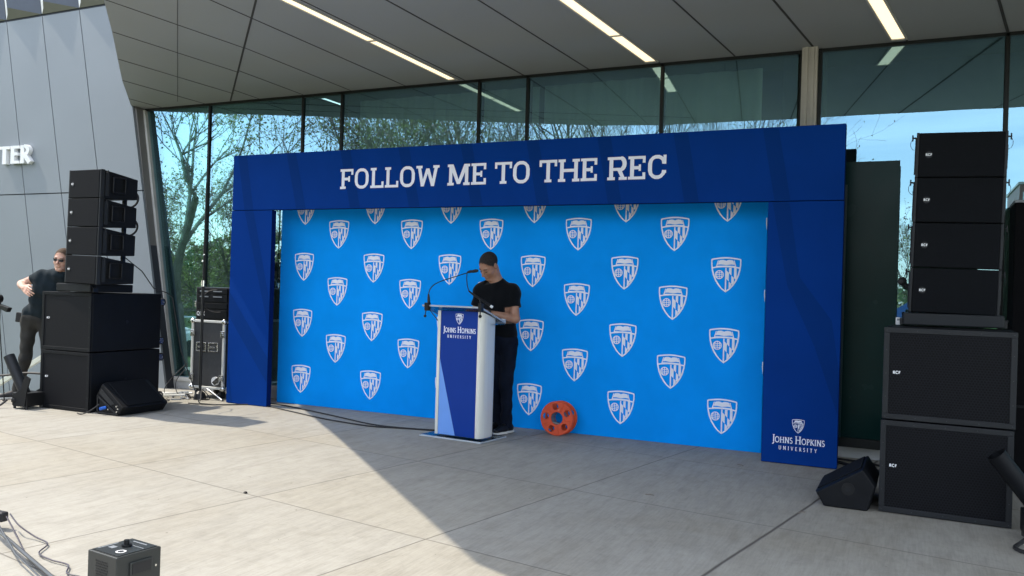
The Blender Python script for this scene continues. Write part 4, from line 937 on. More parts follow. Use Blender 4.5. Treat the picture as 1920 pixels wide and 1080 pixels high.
# tall pole stand
ps = thing("pole_stand", "tall thin black pole stand with round foot in front of the flight case", "stand", (-0.435, 0.035, 0))
MB().tube([(0, 0, .06), (0, 0, 1.35)], .017, 10).obj("lower_pole", MAT['black2'], ps, smooth=True); MB().tube([(0, 0, 1.35), (0.01, 0, 2.55)], .011, 10).obj("upper_pole", MAT['black2'], ps, smooth=True)
cc = MB(); cc.tube([(0, 0, 1.33), (0, 0, 1.40)], .022, 10); cc.tube([(0, -.02, 1.62), (0, -.02, 1.64)], .013, 8); cc.tube([(0, 0, 1.70), (0, 0, 1.71)], .016, 8); cc.obj("collar", MAT['chrome'], ps)
MB().tube([(0, 0, 0.003), (0, 0, .07), (0, 0, .10)], [.075, .06, .025], 20).obj("round_foot", MAT['black2'], ps, smooth=True)
tl = thing("folded_tripod", "small silver tripod legs splayed on the ground beside the left pillar", "tripod", (-0.33, 0.16, 0))
for a_, b_ in (((-.13, .0, .12), (.22, -.10, .012)), ((-.13, .0, .12), (.12, .10, .16)), ((-.11, -.01, .10), (.10, -.01, .012))): MB().tube([a_, b_], .009, 8).obj("leg", MAT['chrome'], tl)
MB().ball((.225, -.10, .012), .013, 8).obj("foot", MAT['rubber'], tl)
# tangle of cables and bars between the wedge and the case
random.seed(11)
TL_ = ['thin black cable lying nearest the wedge monitor in the tangle', 'grey cable curling at the foot of the pole stand', 'thin dark cable crossing the silver bars before the flight case', 'looped cable lifting off the ground left of the pole stand', 'cable end lying closest to the left pillar in the tangle', 'thin cable trailing along the base of the glass wall', 'dark cable lying on top of the other tangled cables']
for k in range(7):
    x0, y0 = random.uniform(-.95, -.25), random.uniform(-.35, .18); pts = [(x0, y0, .012)]
    for j in range(5): x0 += random.uniform(-.16, .13); y0 += random.uniform(-.10, .10); y0 = min(y0, .30); pts.append((x0, y0, .01 + .004 * k if j not in (2,) else random.uniform(.012, .12)))
    cable(pts, random.choice((.005, .006, .008)), TL_[k], random.choice(('rubber', 'cable_grey', 'grey')), 6, "loose cables tangled before the flight case")
for k, (a_, b_, lb_) in enumerate((((-1.02, -.18, .03), (-.66, .08, .06), "silver bar lying among the tangled cables, rear one"), ((-.98, -.30, .025), (-.58, -.05, .05), "silver bar lying among the tangled cables, front one"), ((-1.1, .05, .02), (-.72, .2, .035), "silver bar lying by the flight case wheels"))):
    tag(MB().tube([a_, b_], .014, 8).obj("metal_bar", MAT['silver'], smooth=True), lb_, "bar", "silver bars among the cables")
cable([(-.72, .1, .35), (-.80, .02, .20), (-.74, -.02, .06), (-.60, .0, .02)], .005, "thin cable hanging from the left side of the flight case")
cable([(-.74, .12, .40), (-.86, .0, .22), (-.92, -.05, .08), (-.8, -.1, .015)], .005, "thin cable sagging in a loop left of the flight case")
# long cables running across to the lectern
cable([(-.25, -.32, .010), (.1, -.20, .008), (.45, .05, .008), (1.05, -.12, .008), (1.59, -.308, .008), (2.0, -.40, .008), (2.34, -.434, .008), (2.62, -.36, .008), (2.98, -.28, .008)], .0075, "black cable on the ground running to the lectern base, nearer one", group="floor cables to the lectern")
cable([(.20, .16, .008), (.55, .22, .008), (1.05, .08, .008), (1.65, -.12, .008), (2.2, -.32, .008), (2.55, -.36, .010), (3.0, -.26, .008)], .0075, "black cable on the ground running to the lectern base, farther one", group="floor cables to the lectern")
cable([(6.55, .30, .02), (6.75, .15, .015), (7.0, .0, .02), (7.3, -.2, .012)], .014, "thick black cable on the ground behind the right wedge monitor")
cable([(6.5, .42, .02), (6.8, .36, .02), (7.1, .2, .015), (7.5, .1, .012)], .010, "black cable on the ground below the green glass door")

# mic behind the right stack, small white box, left-edge stand, handrail
ms = thing("microphone_stand", "black handheld style microphone on a stand poking out behind the right stack", "microphone", (7.125, -.42, 0))
MB().tube([(.05, 0, 0.02), (.05, 0, 1.40)], .012, 8).obj("stand_pole", MAT['black2'], ms); MB().tube([(.05, 0, 0.0), (.05, 0, .025)], .12, 20).obj("stand_base", MAT['black2'], ms)
MB().tube([(.05, 0, 1.40), (.0, 0, 1.475), (-.055, 0, 1.53)], [.012, .014, .017], 10).obj("microphone_body", MAT['black2'], ms, smooth=True); MB().ball((-.07, 0, 1.548), .033, 14).obj("microphone_grille", MAT['rubber'], ms, smooth=True)
wb = thing("small_receiver_box", "small white box standing on the right subwoofer beside the array base", "box", (7.025, -.80, 1.230)); MB().box((0, 0, 0), (.036, .03, .052)).obj("housing", MAT['white'], wb, bevel=.003); MB().box((.008, -.002, .03), (.028, -.0005, .045)).obj("face", MAT['grey'], wb)
es = thing("equipment_stand", "black stand with pivoting clamp head cut by the left frame edge", "stand", (-1.98, -1.33, 0))
MB().tube([(.03, 0, .0), (-.10, .0, .9)], .006, 8).obj("rod", MAT['black2'], es)
MB().tube([(-.115, 0, .88), (-.11, 0, 1.10)], .018, 10).obj("neck", MAT['black2'], es); MB().tube([(-.11, -.02, 1.13), (-.11, .02, 1.13)], .045, 18).obj("joint", MAT['black2'], es, smooth=True)
MB().prism([(-.25, 1.10), (-.24, 1.07), (.05, .985), (.085, 1.035)], .05, lambda a, b, t: (a, -.025 + t, b)).obj("arm", MAT['black2'], es, bevel=.004)
MB().tube([(.03, 0, 0), (.03, 0, .012)], .02, 10).obj("foot", MAT['rubber'], es)
hr = thing("handrail", "cream handrail sloping down the stairs behind the man at left", "handrail", (0, -.15, 0))
mb = MB(); mb.prism([(-4.7, -.49), (-2.75, .43), (-2.75, .50), (-4.7, -.42)], .045, lambda a, b, t: (a, t, b)); mb.obj("rail", MAT['rail'], hr, bevel=.004)
mb = MB(); mb.tube([(-2.9, .022, -1.5), (-2.9, .022, .36)], .02, 8); mb.tube([(-4.3, .022, -1.6), (-4.3, .022, -.3)], .02, 8); mb.obj("post", MAT['rail'], hr)

# ------------------------------------------------------------------ FOREGROUND machine and tripod foot
MAT['sill_dark'] = MAT['fgbox']
fb = thing("spark_machine", "small dark grey effects box with control knob on top in the foreground", "effects machine", (4.349, -5.110, 0), rad(83.6))
BW, BD, BH = .20, .191, .30
MB().box((0, 0, 0.012), (BW, BD, BH)).obj("housing", MAT['fgbox'], fb, bevel=.004)
# local +x runs away to the right face ; visible sides are x=0..BW at y=0 and x=0
tp = MB(); tp.box((.012, .012, BH + .0005), (BW - .012, BD - .012, BH + .003)); tp.obj("top_panel", M("dark_slate_panel", (0.022, 0.026, 0.028), .4), fb)
nd = MB(); nd.tube([(.11, .10, BH + .003), (.11, .10, BH + .012)], .020, 18); nd.tube([(.11, .10, BH + .012), (.11, .10, BH + .030)], .011, 14); nd.obj("control_knob", MAT['black2'], fb, smooth=True)
mk = MB()
mk.box((.03, .165, BH + .0032), (.12, .172, BH + .0038)); mk.box((.165, .05, BH + .0032), (.172, .14, BH + .0038)); mk.box((.13, .02, BH + .0032), (.134, .09, BH + .0038)); mk.box((.06, .12, BH + .0032), (.085, .15, BH + .0038)); mk.obj("printed_markings", MAT['grey'], fb)
rn = MB(); 
for q in arc(.055, .055, .017, .017, 0, 360, .007, 20): rn.add([(x, y, BH + .004) for x, y in q], [(0, 1, 2, 3)])
rn.obj("round_label", MAT['badge'], fb)
sl = MB(); sl.box((.055, -.010, BH - .085), (.155, -.001, BH - .030)); so_ = sl.obj("handle_recess", MAT['fgbox'], fb, bevel=.003); MB().box((.064, -.0125, BH - .078), (.147, -.0102, BH - .037)).obj("handle_slot", MAT['rubber'], so_)
sc = MB(); [sc.tube([(x, -.0005, z), (x, -.004, z)], .005, 8) for x, z in ((.03, BH - .105), (.175, BH - .07))]; sc.obj("screws", MAT['chrome'], fb)
vn = MB()
for i in range(8):
    for j in range(12): vn.box((-.0015, .055 + i * .010 + (.005 if j % 2 else 0), BH - .15 + j * .0105), (-.0003, .061 + i * .010 + (.005 if j % 2 else 0), BH - .1445 + j * .0105))
vn.obj("vent_holes", MAT['rubber'], fb)
[MB().tube([(x, y, 0), (x, y, .012)], .012, 8).obj("foot", MAT['rubber'], fb) for x in (.03, .17) for y in (.03, .16)]
tf = thing("tripod_leg", "grey metal tripod leg with black foot entering at the lower left corner", "tripod", (0, 0, 0))
MB().tube([(2.2, -4.32, .075), (2.9, -4.60, .055), (3.95, -4.97, .028)], .009, 10).obj("leg_tube", MAT['legtube'], tf, smooth=True); MB().tube([(2.45, -4.40, .12), (3.25, -4.76, .045), (4.0, -5.04, .028)], .0045, 8).obj("brace", MAT['legtube'], tf, smooth=True)
mb = MB(); mb.box((2.585, -4.46, .045), (2.68, -4.41, .10)); mb.obj("joint_block", MAT['rubber'], tf, bevel=.012)
cable([(2.70, -4.42, .09), (2.85, -4.47, .06), (2.98, -4.47, .02), (3.12, -4.50, .012), (3.22, -4.62, .012), (3.36, -4.66, .012), (3.50, -4.67, .012), (3.60, -4.75, .012), (3.72, -4.76, .012), (3.9, -4.88, .015), (4.10, -4.98, .03)], .004, "thin wavy cable on the ground running to the grey effects box", 'cable_grey', 8)
cable([(2.70, -4.44, .08), (2.9, -4.52, .03), (3.1, -4.62, .012), (3.3, -4.72, .012), (3.62, -4.84, .012), (3.9, -4.96, .012)], .004, "second thin cable beside the tripod leg in the foreground", 'cable_grey', 8)
pb_ = MB().ball((3.178, -3.119, .006), .015, 10, sc=(1, .8, .5)).obj("pebble", MAT['black2'], smooth=True); tag(pb_, "small dark pebble on the sunlit concrete", "pebble")
for (x, y, a, lb_) in ((5.519, -1.706, .1, "tiny dark twig on the shaded concrete, left one"), (5.875, -.278, -.5, "tiny dark twig on the concrete near the right pillar"), (6.516, -1.633, .9, "tiny dark leaf beside the wide concrete joint")):
    o = MB().tube([(-.03, 0, .005), (0, .004, .007), (.03, 0, .005)], .003, 5).obj("twig", MAT['bark']); o.location = (x, y, 0); o.rotation_euler = (0, 0, a); tag(o, lb_, "twig", "twigs on the concrete")

# ------------------------------------------------------------------ PEOPLE: smooth distance-field bodies turned into one mesh each
class SDF:
    def __init__(s, lo, hi, h):
        s.h = h; s.lo = np.array(lo, np.float32); n_ = np.ceil((np.array(hi) - lo) / h).astype(int) + 1; s.n = n_; s.f = np.full(n_, 1.0, np.float32)
    def region(s, lo, hi, pad):
        a = np.clip(np.floor((np.array(lo) - pad - s.lo) / s.h).astype(int), 0, s.n - 1); b = np.clip(np.ceil((np.array(hi) + pad - s.lo) / s.h).astype(int) + 1, 1, s.n)
        ax = [s.lo[k] + s.h * np.arange(a[k], b[k], dtype=np.float32) for k in range(3)]
        X, Y, Z = np.meshgrid(*ax, indexing='ij'); return (slice(a[0], b[0]), slice(a[1], b[1]), slice(a[2], b[2])), X, Y, Z
    def comb(s, sl, d, k, op='add'):
        f = s.f[sl]
        if op == 'add':
            h = np.clip(0.5 + 0.5 * (f - d) / k, 0, 1); s.f[sl] = f + (d - f) * h - k * h * (1 - h)
        elif op == 'sub':
            h = np.clip(0.5 - 0.5 * (f + d) / k, 0, 1); s.f[sl] = f + (-d - f) * h + k * h * (1 - h)
    def cap(s, a, b, r0, r1, k=.02, op='add', noise=None):
        a = np.array(a, np.float32); b = np.array(b, np.float32); R = max(r0, r1)
        sl, X, Y, Z = s.region(np.minimum(a, b) - R, np.maximum(a, b) + R, k * 1.5 + .03)
        if 0 in X.shape: return
        ba = b - a; L = float(ba @ ba) + 1e-9; px, py, pz = X - a[0], Y - a[1], Z - a[2]
        h = np.clip((px * ba[0] + py * ba[1] + pz * ba[2]) / L, 0, 1)
        d = np.sqrt((px - h * ba[0]) ** 2 + (py - h * ba[1]) ** 2 + (pz - h * ba[2]) ** 2) - (r0 + (r1 - r0) * h); s.comb(sl, d, k, op)
    def ell(s, c, r, M_=None, k=.02, op='add'):
        c = np.array(c, np.float32); R = max(r); sl, X, Y, Z = s.region(c - R, c + R, k * 1.5 + .02)
        if 0 in X.shape: return
        p = np.stack([X - c[0], Y - c[1], Z - c[2]], -1)
        if M_ is not None: p = p @ np.array(M_, np.float32)
        r = np.array(r, np.float32); k0 = np.sqrt(((p / r) ** 2).sum(-1)); k1 = np.sqrt(((p / (r * r)) ** 2).sum(-1)) + 1e-6
        s.comb(sl, k0 * (k0 - 1) / k1, k, op)
    def plane(s, pt, nrm, lo=None, hi=None):
        """remove everything on the side the normal points to, within a box"""
        sl, X, Y, Z = s.region(s.lo if lo is None else lo, s.lo + s.n * s.h if hi is None else hi, 0)
        nrm = np.array(nrm, np.float32); nrm /= np.linalg.norm(nrm); d = (X - pt[0]) * nrm[0] + (Y - pt[1]) * nrm[1] + (Z - pt[2]) * nrm[2]
        s.f[sl] = np.maximum(s.f[sl], d)
    def warp(s, fn, amp):
        sl, X, Y, Z = s.region(s.lo, s.lo + s.n * s.h, 0); s.f[sl] += amp * fn(X, Y, Z)
    def mesh(s, name, mat_, parent=None):
        f = s.f; f[0], f[-1] = 1, 1; f[:, 0], f[:, -1] = 1, 1; f[:, :, 0], f[:, :, -1] = 1, 1
        ins = f < 0; nx, ny, nz = f.shape
        c = np.zeros((nx - 1, ny - 1, nz - 1), int)
        for i in (0, 1):
            for j in (0, 1):
                for k in (0, 1): c += ins[i:nx - 1 + i, j:ny - 1 + j, k:nz - 1 + k]
        act = (c > 0) & (c < 8); idx = -np.ones(act.shape, int); cells = np.argwhere(act); idx[act] = np.arange(len(cells))
        acc = np.zeros((len(cells), 3)); cnt = np.zeros(len(cells)); offs = [(i, j, k) for i in (0, 1) for j in (0, 1) for k in (0, 1)]
        for a in offs:
            for b in offs:
                if sum(b) - sum(a) == 1 and all(q >= p for p, q in zip(a, b)):
                    fa = f[cells[:, 0] + a[0], cells[:, 1] + a[1], cells[:, 2] + a[2]]; fb_ = f[cells[:, 0] + b[0], cells[:, 1] + b[1], cells[:, 2] + b[2]]
                    cr_ = (fa < 0) != (fb_ < 0); t_ = np.where(cr_, fa / np.where(cr_, fa - fb_, 1), 0); A = np.array(a, float); D = np.array(b, float) - A
                    acc += (A + t_[:, None] * D) * cr_[:, None]; cnt += cr_
        V = (cells + acc / cnt[:, None]) * s.h + s.lo
        faces = []
        for ax in range(3):
            o1, o2 = [(1, 2), (2, 0), (0, 1)][ax]; d = [0, 0, 0]; d[ax] = 1
            A = ins[:nx - d[0], :ny - d[1], :nz - d[2]]; B = ins[d[0]:, d[1]:, d[2]:]; e_ = np.argwhere(A != B)
            e_ = e_[(e_[:, o1] > 0) & (e_[:, o2] > 0)]
            e_ = e_[(e_[:, 0] < nx - 1) & (e_[:, 1] < ny - 1) & (e_[:, 2] < nz - 1)]
            if not len(e_): continue
            u = np.zeros(3, int); u[o1] = 1; w = np.zeros(3, int); w[o2] = 1
            g = lambda q: idx[q[:, 0], q[:, 1], q[:, 2]]
            q = np.stack([g(e_), g(e_ - u), g(e_ - u - w), g(e_ - w)], 1); fl_ = ins[e_[:, 0], e_[:, 1], e_[:, 2]]; q[~fl_] = q[~fl_][:, ::-1]; faces.append(q)
        F = np.concatenate(faces); F = F[(F >= 0).all(1)]
        me = bpy.data.meshes.new(name); me.vertices.add(len(V)); me.vertices.foreach_set('co', V.astype(np.float32).ravel())
        me.loops.add(len(F) * 4); me.loops.foreach_set('vertex_index', F.astype(np.int32).ravel()); me.polygons.add(len(F)); me.polygons.foreach_set('loop_start', np.arange(0, len(F) * 4, 4, dtype=np.int32))
        me.update(calc_edges=True); me.validate(); me.materials.append(mat_); me.polygons.foreach_set('use_smooth', [True] * len(me.polygons))
        o = bpy.data.objects.new(name, me); COL.objects.link(o)
        m_ = o.modifiers.new("smooth", 'SMOOTH'); m_.factor = 0.5; m_.iterations = 2
        if parent: o.parent = parent
        return o
def head_frame(az, pitch, roll=0):
    f = Vector((math.sin(az) * math.cos(pitch), math.cos(az) * math.cos(pitch), math.sin(pitch))); l = Vector((0, 0, 1)).cross(f).normalized(); u = f.cross(l)
    c, s_ = math.cos(roll), math.sin(roll); l2 = l * c + u * s_; u2 = -l * s_ + u * c
    return l2, f, u2       # left, forward, up
def add_head(S, C_, fr, sc=1.0):
    l, f, u = fr; Mx = np.array([[l.x, f.x, u.x], [l.y, f.y, u.y], [l.z, f.z, u.z]])
    P = lambda x, y, z: Vector(C_) + (l * x + f * y + u * z) * sc
    E_ = lambda c, r, k=.015, op='add': S.ell(P(*c), tuple(q * sc for q in r), Mx, k, op)
    Cp = lambda a, b, r0, r1, k=.012, op='add': S.cap(P(*a), P(*b), r0 * sc, r1 * sc, k, op)
    E_((0, -.012, .035), (.074, .094, .084)); E_((0, .030, -.015), (.062, .066, .085), .03); E_((0, .02, -.06), (.055, .06, .05), .03)
    for s_ in (-1, 1):
        Cp((.052 * s_, .0, -.055), (.018 * s_, .070, -.100), .020, .016, .025); E_((.040 * s_, .060, -.028), (.022, .022, .022), .02)
    E_((0, .074, -.100), (.022, .018, .016), .015)
    Cp((-.034, .084, .026), (.034, .084, .026), .009, .009, .014)
    for s_ in (-1, 1): E_((.030 * s_, .100, .006), (.018, .016, .012), .012, 'sub')
    for s_ in (-1, 1): E_((.030 * s_, .079, .006), (.0135, .0125, .0115), .004)
    Cp((0, .090, .018), (0, .117, -.027), .0075, .0125, .009); 
    for s_ in (-1, 1): E_((.012 * s_, .100, -.034), (.008, .010, .007), .006)
    E_((0, .092, -.058), (.024, .011, .0065), .006); E_((0, .090, -.070), (.021, .011, .007), .005)
    Cp((-.024, .101, -.064), (.024, .101, -.064), .0022, .0022, .003, 'sub')
    for s_ in (-1, 1):
        E_((.075 * s_, -.006, -.004), (.010, .020, .031), .006); E_((.083 * s_, -.002, -.002), (.006, .010, .016), .004, 'sub')
    return P
def add_hand(S, wrist, palm_dir, palm_n, side, curl=0.5, sc=1.0, spread=.1, point=False):
    """palm_dir: wrist to knuckles; palm_n: normal out of the back of the hand; side: unit vector towards the thumb"""
    w = Vector(wrist); d = Vector(palm_dir).normalized(); nb = Vector(palm_n).normalized(); sd = Vector(side).normalized()
    k0 = w + d * .092 * sc; S.cap(w, w + d * .03 * sc, .025 * sc, .026 * sc, .015)
    for i in range(4):
        off = (1.5 - i) * .019 * sc; S.cap(w + d * .02 * sc + sd * off * .7, k0 + sd * off - d * (.004 * abs(i - 1)), .015 * sc, .0115 * sc, .012)
    L = [(.040, .026, .020), (.045, .030, .022), (.042, .028, .021), (.033, .021, .018)]
    for i in range(4):
        off = (1.5 - i) * .0195 * sc; p = k0 + sd * off - d * (.004 * abs(i - 1)); c = curl if not (point and i == 0) else .08; a = c * .8
        for j, ln in enumerate(L[i]):
            dd = (d * math.cos(a) - nb * math.sin(a) + sd * spread * (1.5 - i) * .35).normalized(); q = p + dd * ln * sc
            S.cap(p, q, (.0098 - .001 * j) * sc, (.0092 - .001 * j) * sc, .004); p = q; a += c * .95
    t0 = w + d * .028 * sc + sd * .022 * sc; t1 = t0 + (d * .7 + sd * .62 - nb * .25).normalized() * .038 * sc; t2 = t1 + (d * .93 + sd * .22 - nb * .25).normalized() * .030 * sc; t3 = t2 + (d * .97 - nb * .3).normalized() * .022 * sc
    S.cap(t0, t1, .015 * sc, .012 * sc, .010); S.cap(t1, t2, .0115 * sc, .010 * sc, .004); S.cap(t2, t3, .010 * sc, .0085 * sc, .004)
def skin(name, c, c2):
    t = NT(name); v = t.coord('Object'); t.setc(t.ramp(t.noise(v, 18, 4), [(0.3, c), (0.7, c2)])); t.b.inputs['Roughness'].default_value = 0.5; t.b.inputs['Subsurface Weight'].default_value = 0.12; t.b.inputs['Subsurface Radius'].default_value = (.01, .004, .002); t.b.inputs['Subsurface Scale'].default_value = .6
    t.bump(t.noise(v, 220, 2), .12, .001); return t.m
SK1 = skin("brown_skin", (0.31, 0.16, 0.105), (0.39, 0.21, 0.14)); SK2 = skin("light_skin", (0.52, 0.30, 0.22), (0.60, 0.36, 0.27))
HAIR1 = M("cropped_black_grey_hair", (0.012, 0.011, 0.011), .85, var=.7, vs=60, bump=.8, bs=300, bd=.003); HAIR2 = M("short_brown_hair", (0.10, 0.065, 0.045), .7, var=.5, vs=60, bump=.6, bs=260, bd=.003)
TEE1 = fabric("black_cotton", (0.0045, 0.0055, 0.0075), .15, .9, .1); TEE2 = fabric("dark_teal_cotton", (0.014, 0.022, 0.028), .15, .9, .1)
t = NT("indigo_denim"); v = t.coord('Object'); t.setc(t.ramp(t.noise(v, 5, 5), [(0.35, (0.0022, 0.004, 0.010)), (0.6, (0.005, 0.009, 0.021)), (0.8, (0.011, 0.02, 0.036))])); t.b.inputs['Roughness'].default_value = .85; t.b.inputs['Specular IOR Level'].default_value = .15; t.bump(t.noise(v, 200, 2), .3, .001); DEN1 = t.m
t = NT("dark_olive_work_cloth"); v = t.coord('Object'); t.setc(t.ramp(t.noise(v, 5, 5), [(0.35, (0.012, 0.012, 0.011)), (0.65, (0.030, 0.029, 0.026))])); t.b.inputs['Roughness'].default_value = .9; t.bump(t.noise(v, 120, 2), .3, .001); DEN2 = t.m
MAT['sole'] = M("white_sole", (0.62, 0.62, 0.60), .6)
def folds(scale=1.0, seed=0):
    def fn(X, Y, Z):
        return (np.sin(X * 23 + Z * 31 + seed) * np.sin(Z * 17 - X * 9 + Y * 13 + seed * 2) * .6 + np.sin(Z * 46 + X * 21 - Y * 30 + seed) * .3 + np.sin(X * 57 - Z * 14 + Y * 33) * .25) * scale
    return fn
def shoe(p, az, mat_, parent, L=.285):
    f = Vector((math.sin(az), math.cos(az), 0)); l = Vector((-f.y, f.x, 0)); p = Vector(p); lo = p - Vector((.22, .22, .02)); hi = p + Vector((.22, .22, .16)); S = SDF(lo, hi, .005)
    P = lambda a, b, z: p + f * a + l * b + Vector((0, 0, z))
    S.cap(P(-.055, 0, .048), P(.06, 0, .045), .040, .040, .02); S.cap(P(.06, 0, .040), P(.175, .004, .032), .041, .030, .02); S.cap(P(-.035, 0, .05), P(-.02, 0, .105), .042, .038, .02); S.cap(P(.02, 0, .08), P(.11, 0, .055), .026, .020, .02)
    S.plane(P(0, 0, .012), (0, 0, -1)); o = S.mesh("shoe", mat_, parent)
    S2 = SDF(lo, hi, .005); S2.cap(P(-.06, 0, .015), P(.05, 0, .015), .044, .045, .02); S2.cap(P(.05, 0, .015), P(.175, .004, .015), .046, .034, .02); S2.plane(P(0, 0, .026), (0, 0, 1)); S2.plane(P(0, 0, .003), (0, 0, -1)); S2.mesh("sole", MAT['sole'], o)
    lc = MB()
    for k in range(4): lc.tube([P(.03 + .022 * k, -.022, .098 - .011 * k), P(.03 + .022 * k, 0, .106 - .011 * k), P(.03 + .022 * k, .022, .098 - .011 * k)], .0028, 5)
    lc.obj("laces", MAT['sole'], o)
def faded_hair(mats, hp, f, u, hairline):
    t = NT("hair_fading_into_skin"); co = t.coord('Object')
    def pl(pt, n):
        n = Vector(n).normalized(); m = t.node("ShaderNodeVectorMath", operation='DOT_PRODUCT'); t.lk(co, m.inputs[0]); m.inputs[1].default_value = n; return t.math('SUBTRACT', m.outputs['Value'], float(Vector(pt).dot(n)))
    d = t.math('MAXIMUM', t.math('MAXIMUM', pl(hp(0, .088, hairline), f - u * .9), pl(hp(0, .045, -.02), f * .9 - u * .35)), pl(hp(0, 0, -.062), -u))
    d = t.math('ADD', d, t.math('MULTIPLY', t.math('SUBTRACT', t.noise(co, 90, 4), .5), .02))
    fac = t.math('MINIMUM', t.math('MAXIMUM', t.math('DIVIDE', t.math('SUBTRACT', -.004, d), .016), 0.0), 1.0)
    hc, sc_ = mats['haircol'], mats['skincol']; grey = t.ramp(t.noise(co, 260, 3), [(.4, hc), (.75, tuple(min(1, x * 3.2 + .01) for x in hc))])
    t.setc(t.mix(fac, sc_, grey)); t.b.inputs['Roughness'].default_value = .8; t.b.inputs['Specular IOR Level'].default_value = .2; t.bump(t.noise(co, 400, 2), .5, .002); return t.m
def person(name_label, J, az, head, mats, seed=0, hairline=.045, arms=None):
    """J joints in world space"""
    V_ = {k: Vector(v) for k, v in J.items()}
    lo = Vector([min(v[i] for v in V_.values()) for i in range(3)]) - Vector((.24, .24, .1)); hi = Vector([max(v[i] for v in V_.values()) for i in range(3)]) + Vector((.24, .24, .24)); lo.z = -.01
    fwd = Vector((math.sin(az), math.cos(az), 0)); lf = Vector((-fwd.y, fwd.x, 0))
    MT = np.array([[lf.x, fwd.x, 0], [lf.y, fwd.y, 0], [0, 0, 1]])
    pel, che, nek = V_['pelvis'], V_['chest'], V_['neck']
    S = SDF(lo, hi, .0055)
    # torso (under the clothes) and limbs
    S.ell(pel, (.135, .09, .12), MT, .05); S.ell((pel + che) / 2, (.135, .095, .16), MT, .06); S.ell(che, (.165, .105, .15), MT, .06); S.cap(che + Vector((0, 0, .10)), nek, .07, .058, .05)
    hp = add_head(S, head['c'], head['fr'], head.get('s', 1.0)); S.cap(nek - Vector((0, 0, .03)), hp(0, -.028, -.05), .066, .058, .03)
    for s_ in ('L', 'R'):
        S.cap(V_['sh' + s_], V_['el' + s_], .050, .041, .03); e_, w_ = V_['el' + s_], V_['wr' + s_]; m_ = e_ + (w_ - e_) * .3; S.cap(e_, m_, .041, .042, .02); S.cap(m_, w_, .042, .026, .02)
        S.cap(V_['hi' + s_], V_['kn' + s_], .075, .05, .04); S.cap(V_['kn' + s_], V_['an' + s_], .05, .034, .03)
    for a_ in arms: add_hand(S, *a_[0], **a_[1])
    body = S.mesh("person", mats['skin']); tag(body, name_label, "person")
    # hair
    fr = head['fr']; l, f, u = fr; Mx = np.array([[l.x, f.x, u.x], [l.y, f.y, u.y], [l.z, f.z, u.z]]); c = Vector(head['c']); R = .12
    hmat = faded_hair(mats, hp, f, u, hairline)
    Hs = SDF(c - Vector((R, R, R)) * 1.1, c + Vector((R, R, R)) * 1.2, .004); hk = head.get('s', 1.0); Hs.ell(hp(0, -.014, .036), (.0765 * hk, .0965 * hk, .0865 * hk), Mx, .01); Hs.ell(hp(0, .030, -.010), (.0625 * hk, .0665 * hk, .0855 * hk), Mx, .03)
    Hs.plane(hp(0, .088, hairline), f * 1.0 - u * .9); Hs.plane(hp(0, .045, -.02), f * .9 - u * .35); Hs.plane(hp(0, 0, -.062), -u)
    Hs.warp(lambda X, Y, Z: np.sin(X * 410 + Y * 130) * np.sin(Y * 380 - Z * 200) * np.sin(Z * 390), .0018); Hs.mesh("hair", hmat, body)
    # face details
    fd = MB()
    for s_ in (-1, 1):
        fd.tube([hp(s_ * .048, .081, .024), hp(s_ * .034, .0915, .0275), hp(s_ * .014, .0945, .0245)], [.002, .0036, .003], 6)
    fd.obj("eyebrows", mats['hair'], body)
    ey = MB()
    for s_ in (-1, 1): ey.tube([hp(s_ * .042, .0862, head.get('lid', .001)), hp(s_ * .030, .0925, head.get('lid', .001) - .002), hp(s_ * .019, .0895, head.get('lid', .001))], [.002, .0034, .002], 6)
    ey.obj("eyes", MAT['rubber'], body)
    # shirt
    T_ = SDF(lo, hi, .006); tt = mats.get('hem', .93)
    gw = mats.get('girth', 1.0); T_.ell(che + Vector((0, 0, .0)), (.185 * gw, .118 * gw, .16), MT, .06); T_.ell((che * .55 + pel * .45), (.160 * gw, .112 * gw, .19), MT, .06); T_.ell(pel + Vector((0, 0, .03)), (.158 * (.5 + gw / 2), .112, .13), MT, .06); T_.cap(che + Vector((0, 0, .12)), nek - Vector((0, 0, .012)), .080, .066, .05)
    for s_ in ('L', 'R'):
        sh, el = V_['sh' + s_], V_['el' + s_]; T_.cap(nek - Vector((0, 0, .045)), sh - Vector((0, 0, .004)), .060, .050, .07); T_.cap(che + (sh - che) * .5 + Vector((0, 0, .02)), sh - Vector((0, 0, .03)), .07, .055, .07); q = sh + (el - sh) * .70; T_.cap(sh - Vector((0, 0, .006)), q, .052, .060, .06)
    T_.warp(folds(1.0, seed), .0075)
    for s_ in ('L', 'R'):
        sh, el = V_['sh' + s_], V_['el' + s_]; q = sh + (el - sh) * mats.get('sleeve', .60); n_ = (el - sh).normalized(); r_ = .10
        mid = q + n_ * .07
        # cut the sleeve square; box kept clear of the torso
        T_.plane(q, n_, mid - Vector((.085, .085, .085)), mid + Vector((.085, .085, .085)))
    T_.plane((0, 0, tt), (0, 0, -1)); up_n = (hp(0, 0, 0) - nek).normalized(); T_.plane(nek + Vector((0, 0, .018)) - fwd * .0, (up_n + Vector((0, 0, .6)) + fwd * .22), nek - Vector((.09, .09, .05)), nek + Vector((.09, .09, .2)))
    T_.mesh("shirt", mats['shirt'], body)
    # trousers
    Q = SDF(lo, hi, .006); Q.ell(pel - Vector((0, 0, .01)), (.160, .115, .12), MT, .05)
    for s_ in ('L', 'R'):
        h_, k_, a_ = V_['hi' + s_], V_['kn' + s_], V_['an' + s_]; Q.cap(h_, k_, .088, .062, .05); Q.cap(k_, a_ + Vector((0, 0, .02)), .063, .050, .03); Q.cap(a_ + Vector((0, 0, .07)), a_ - Vector((0, 0, .02)), .052, .056, .02)
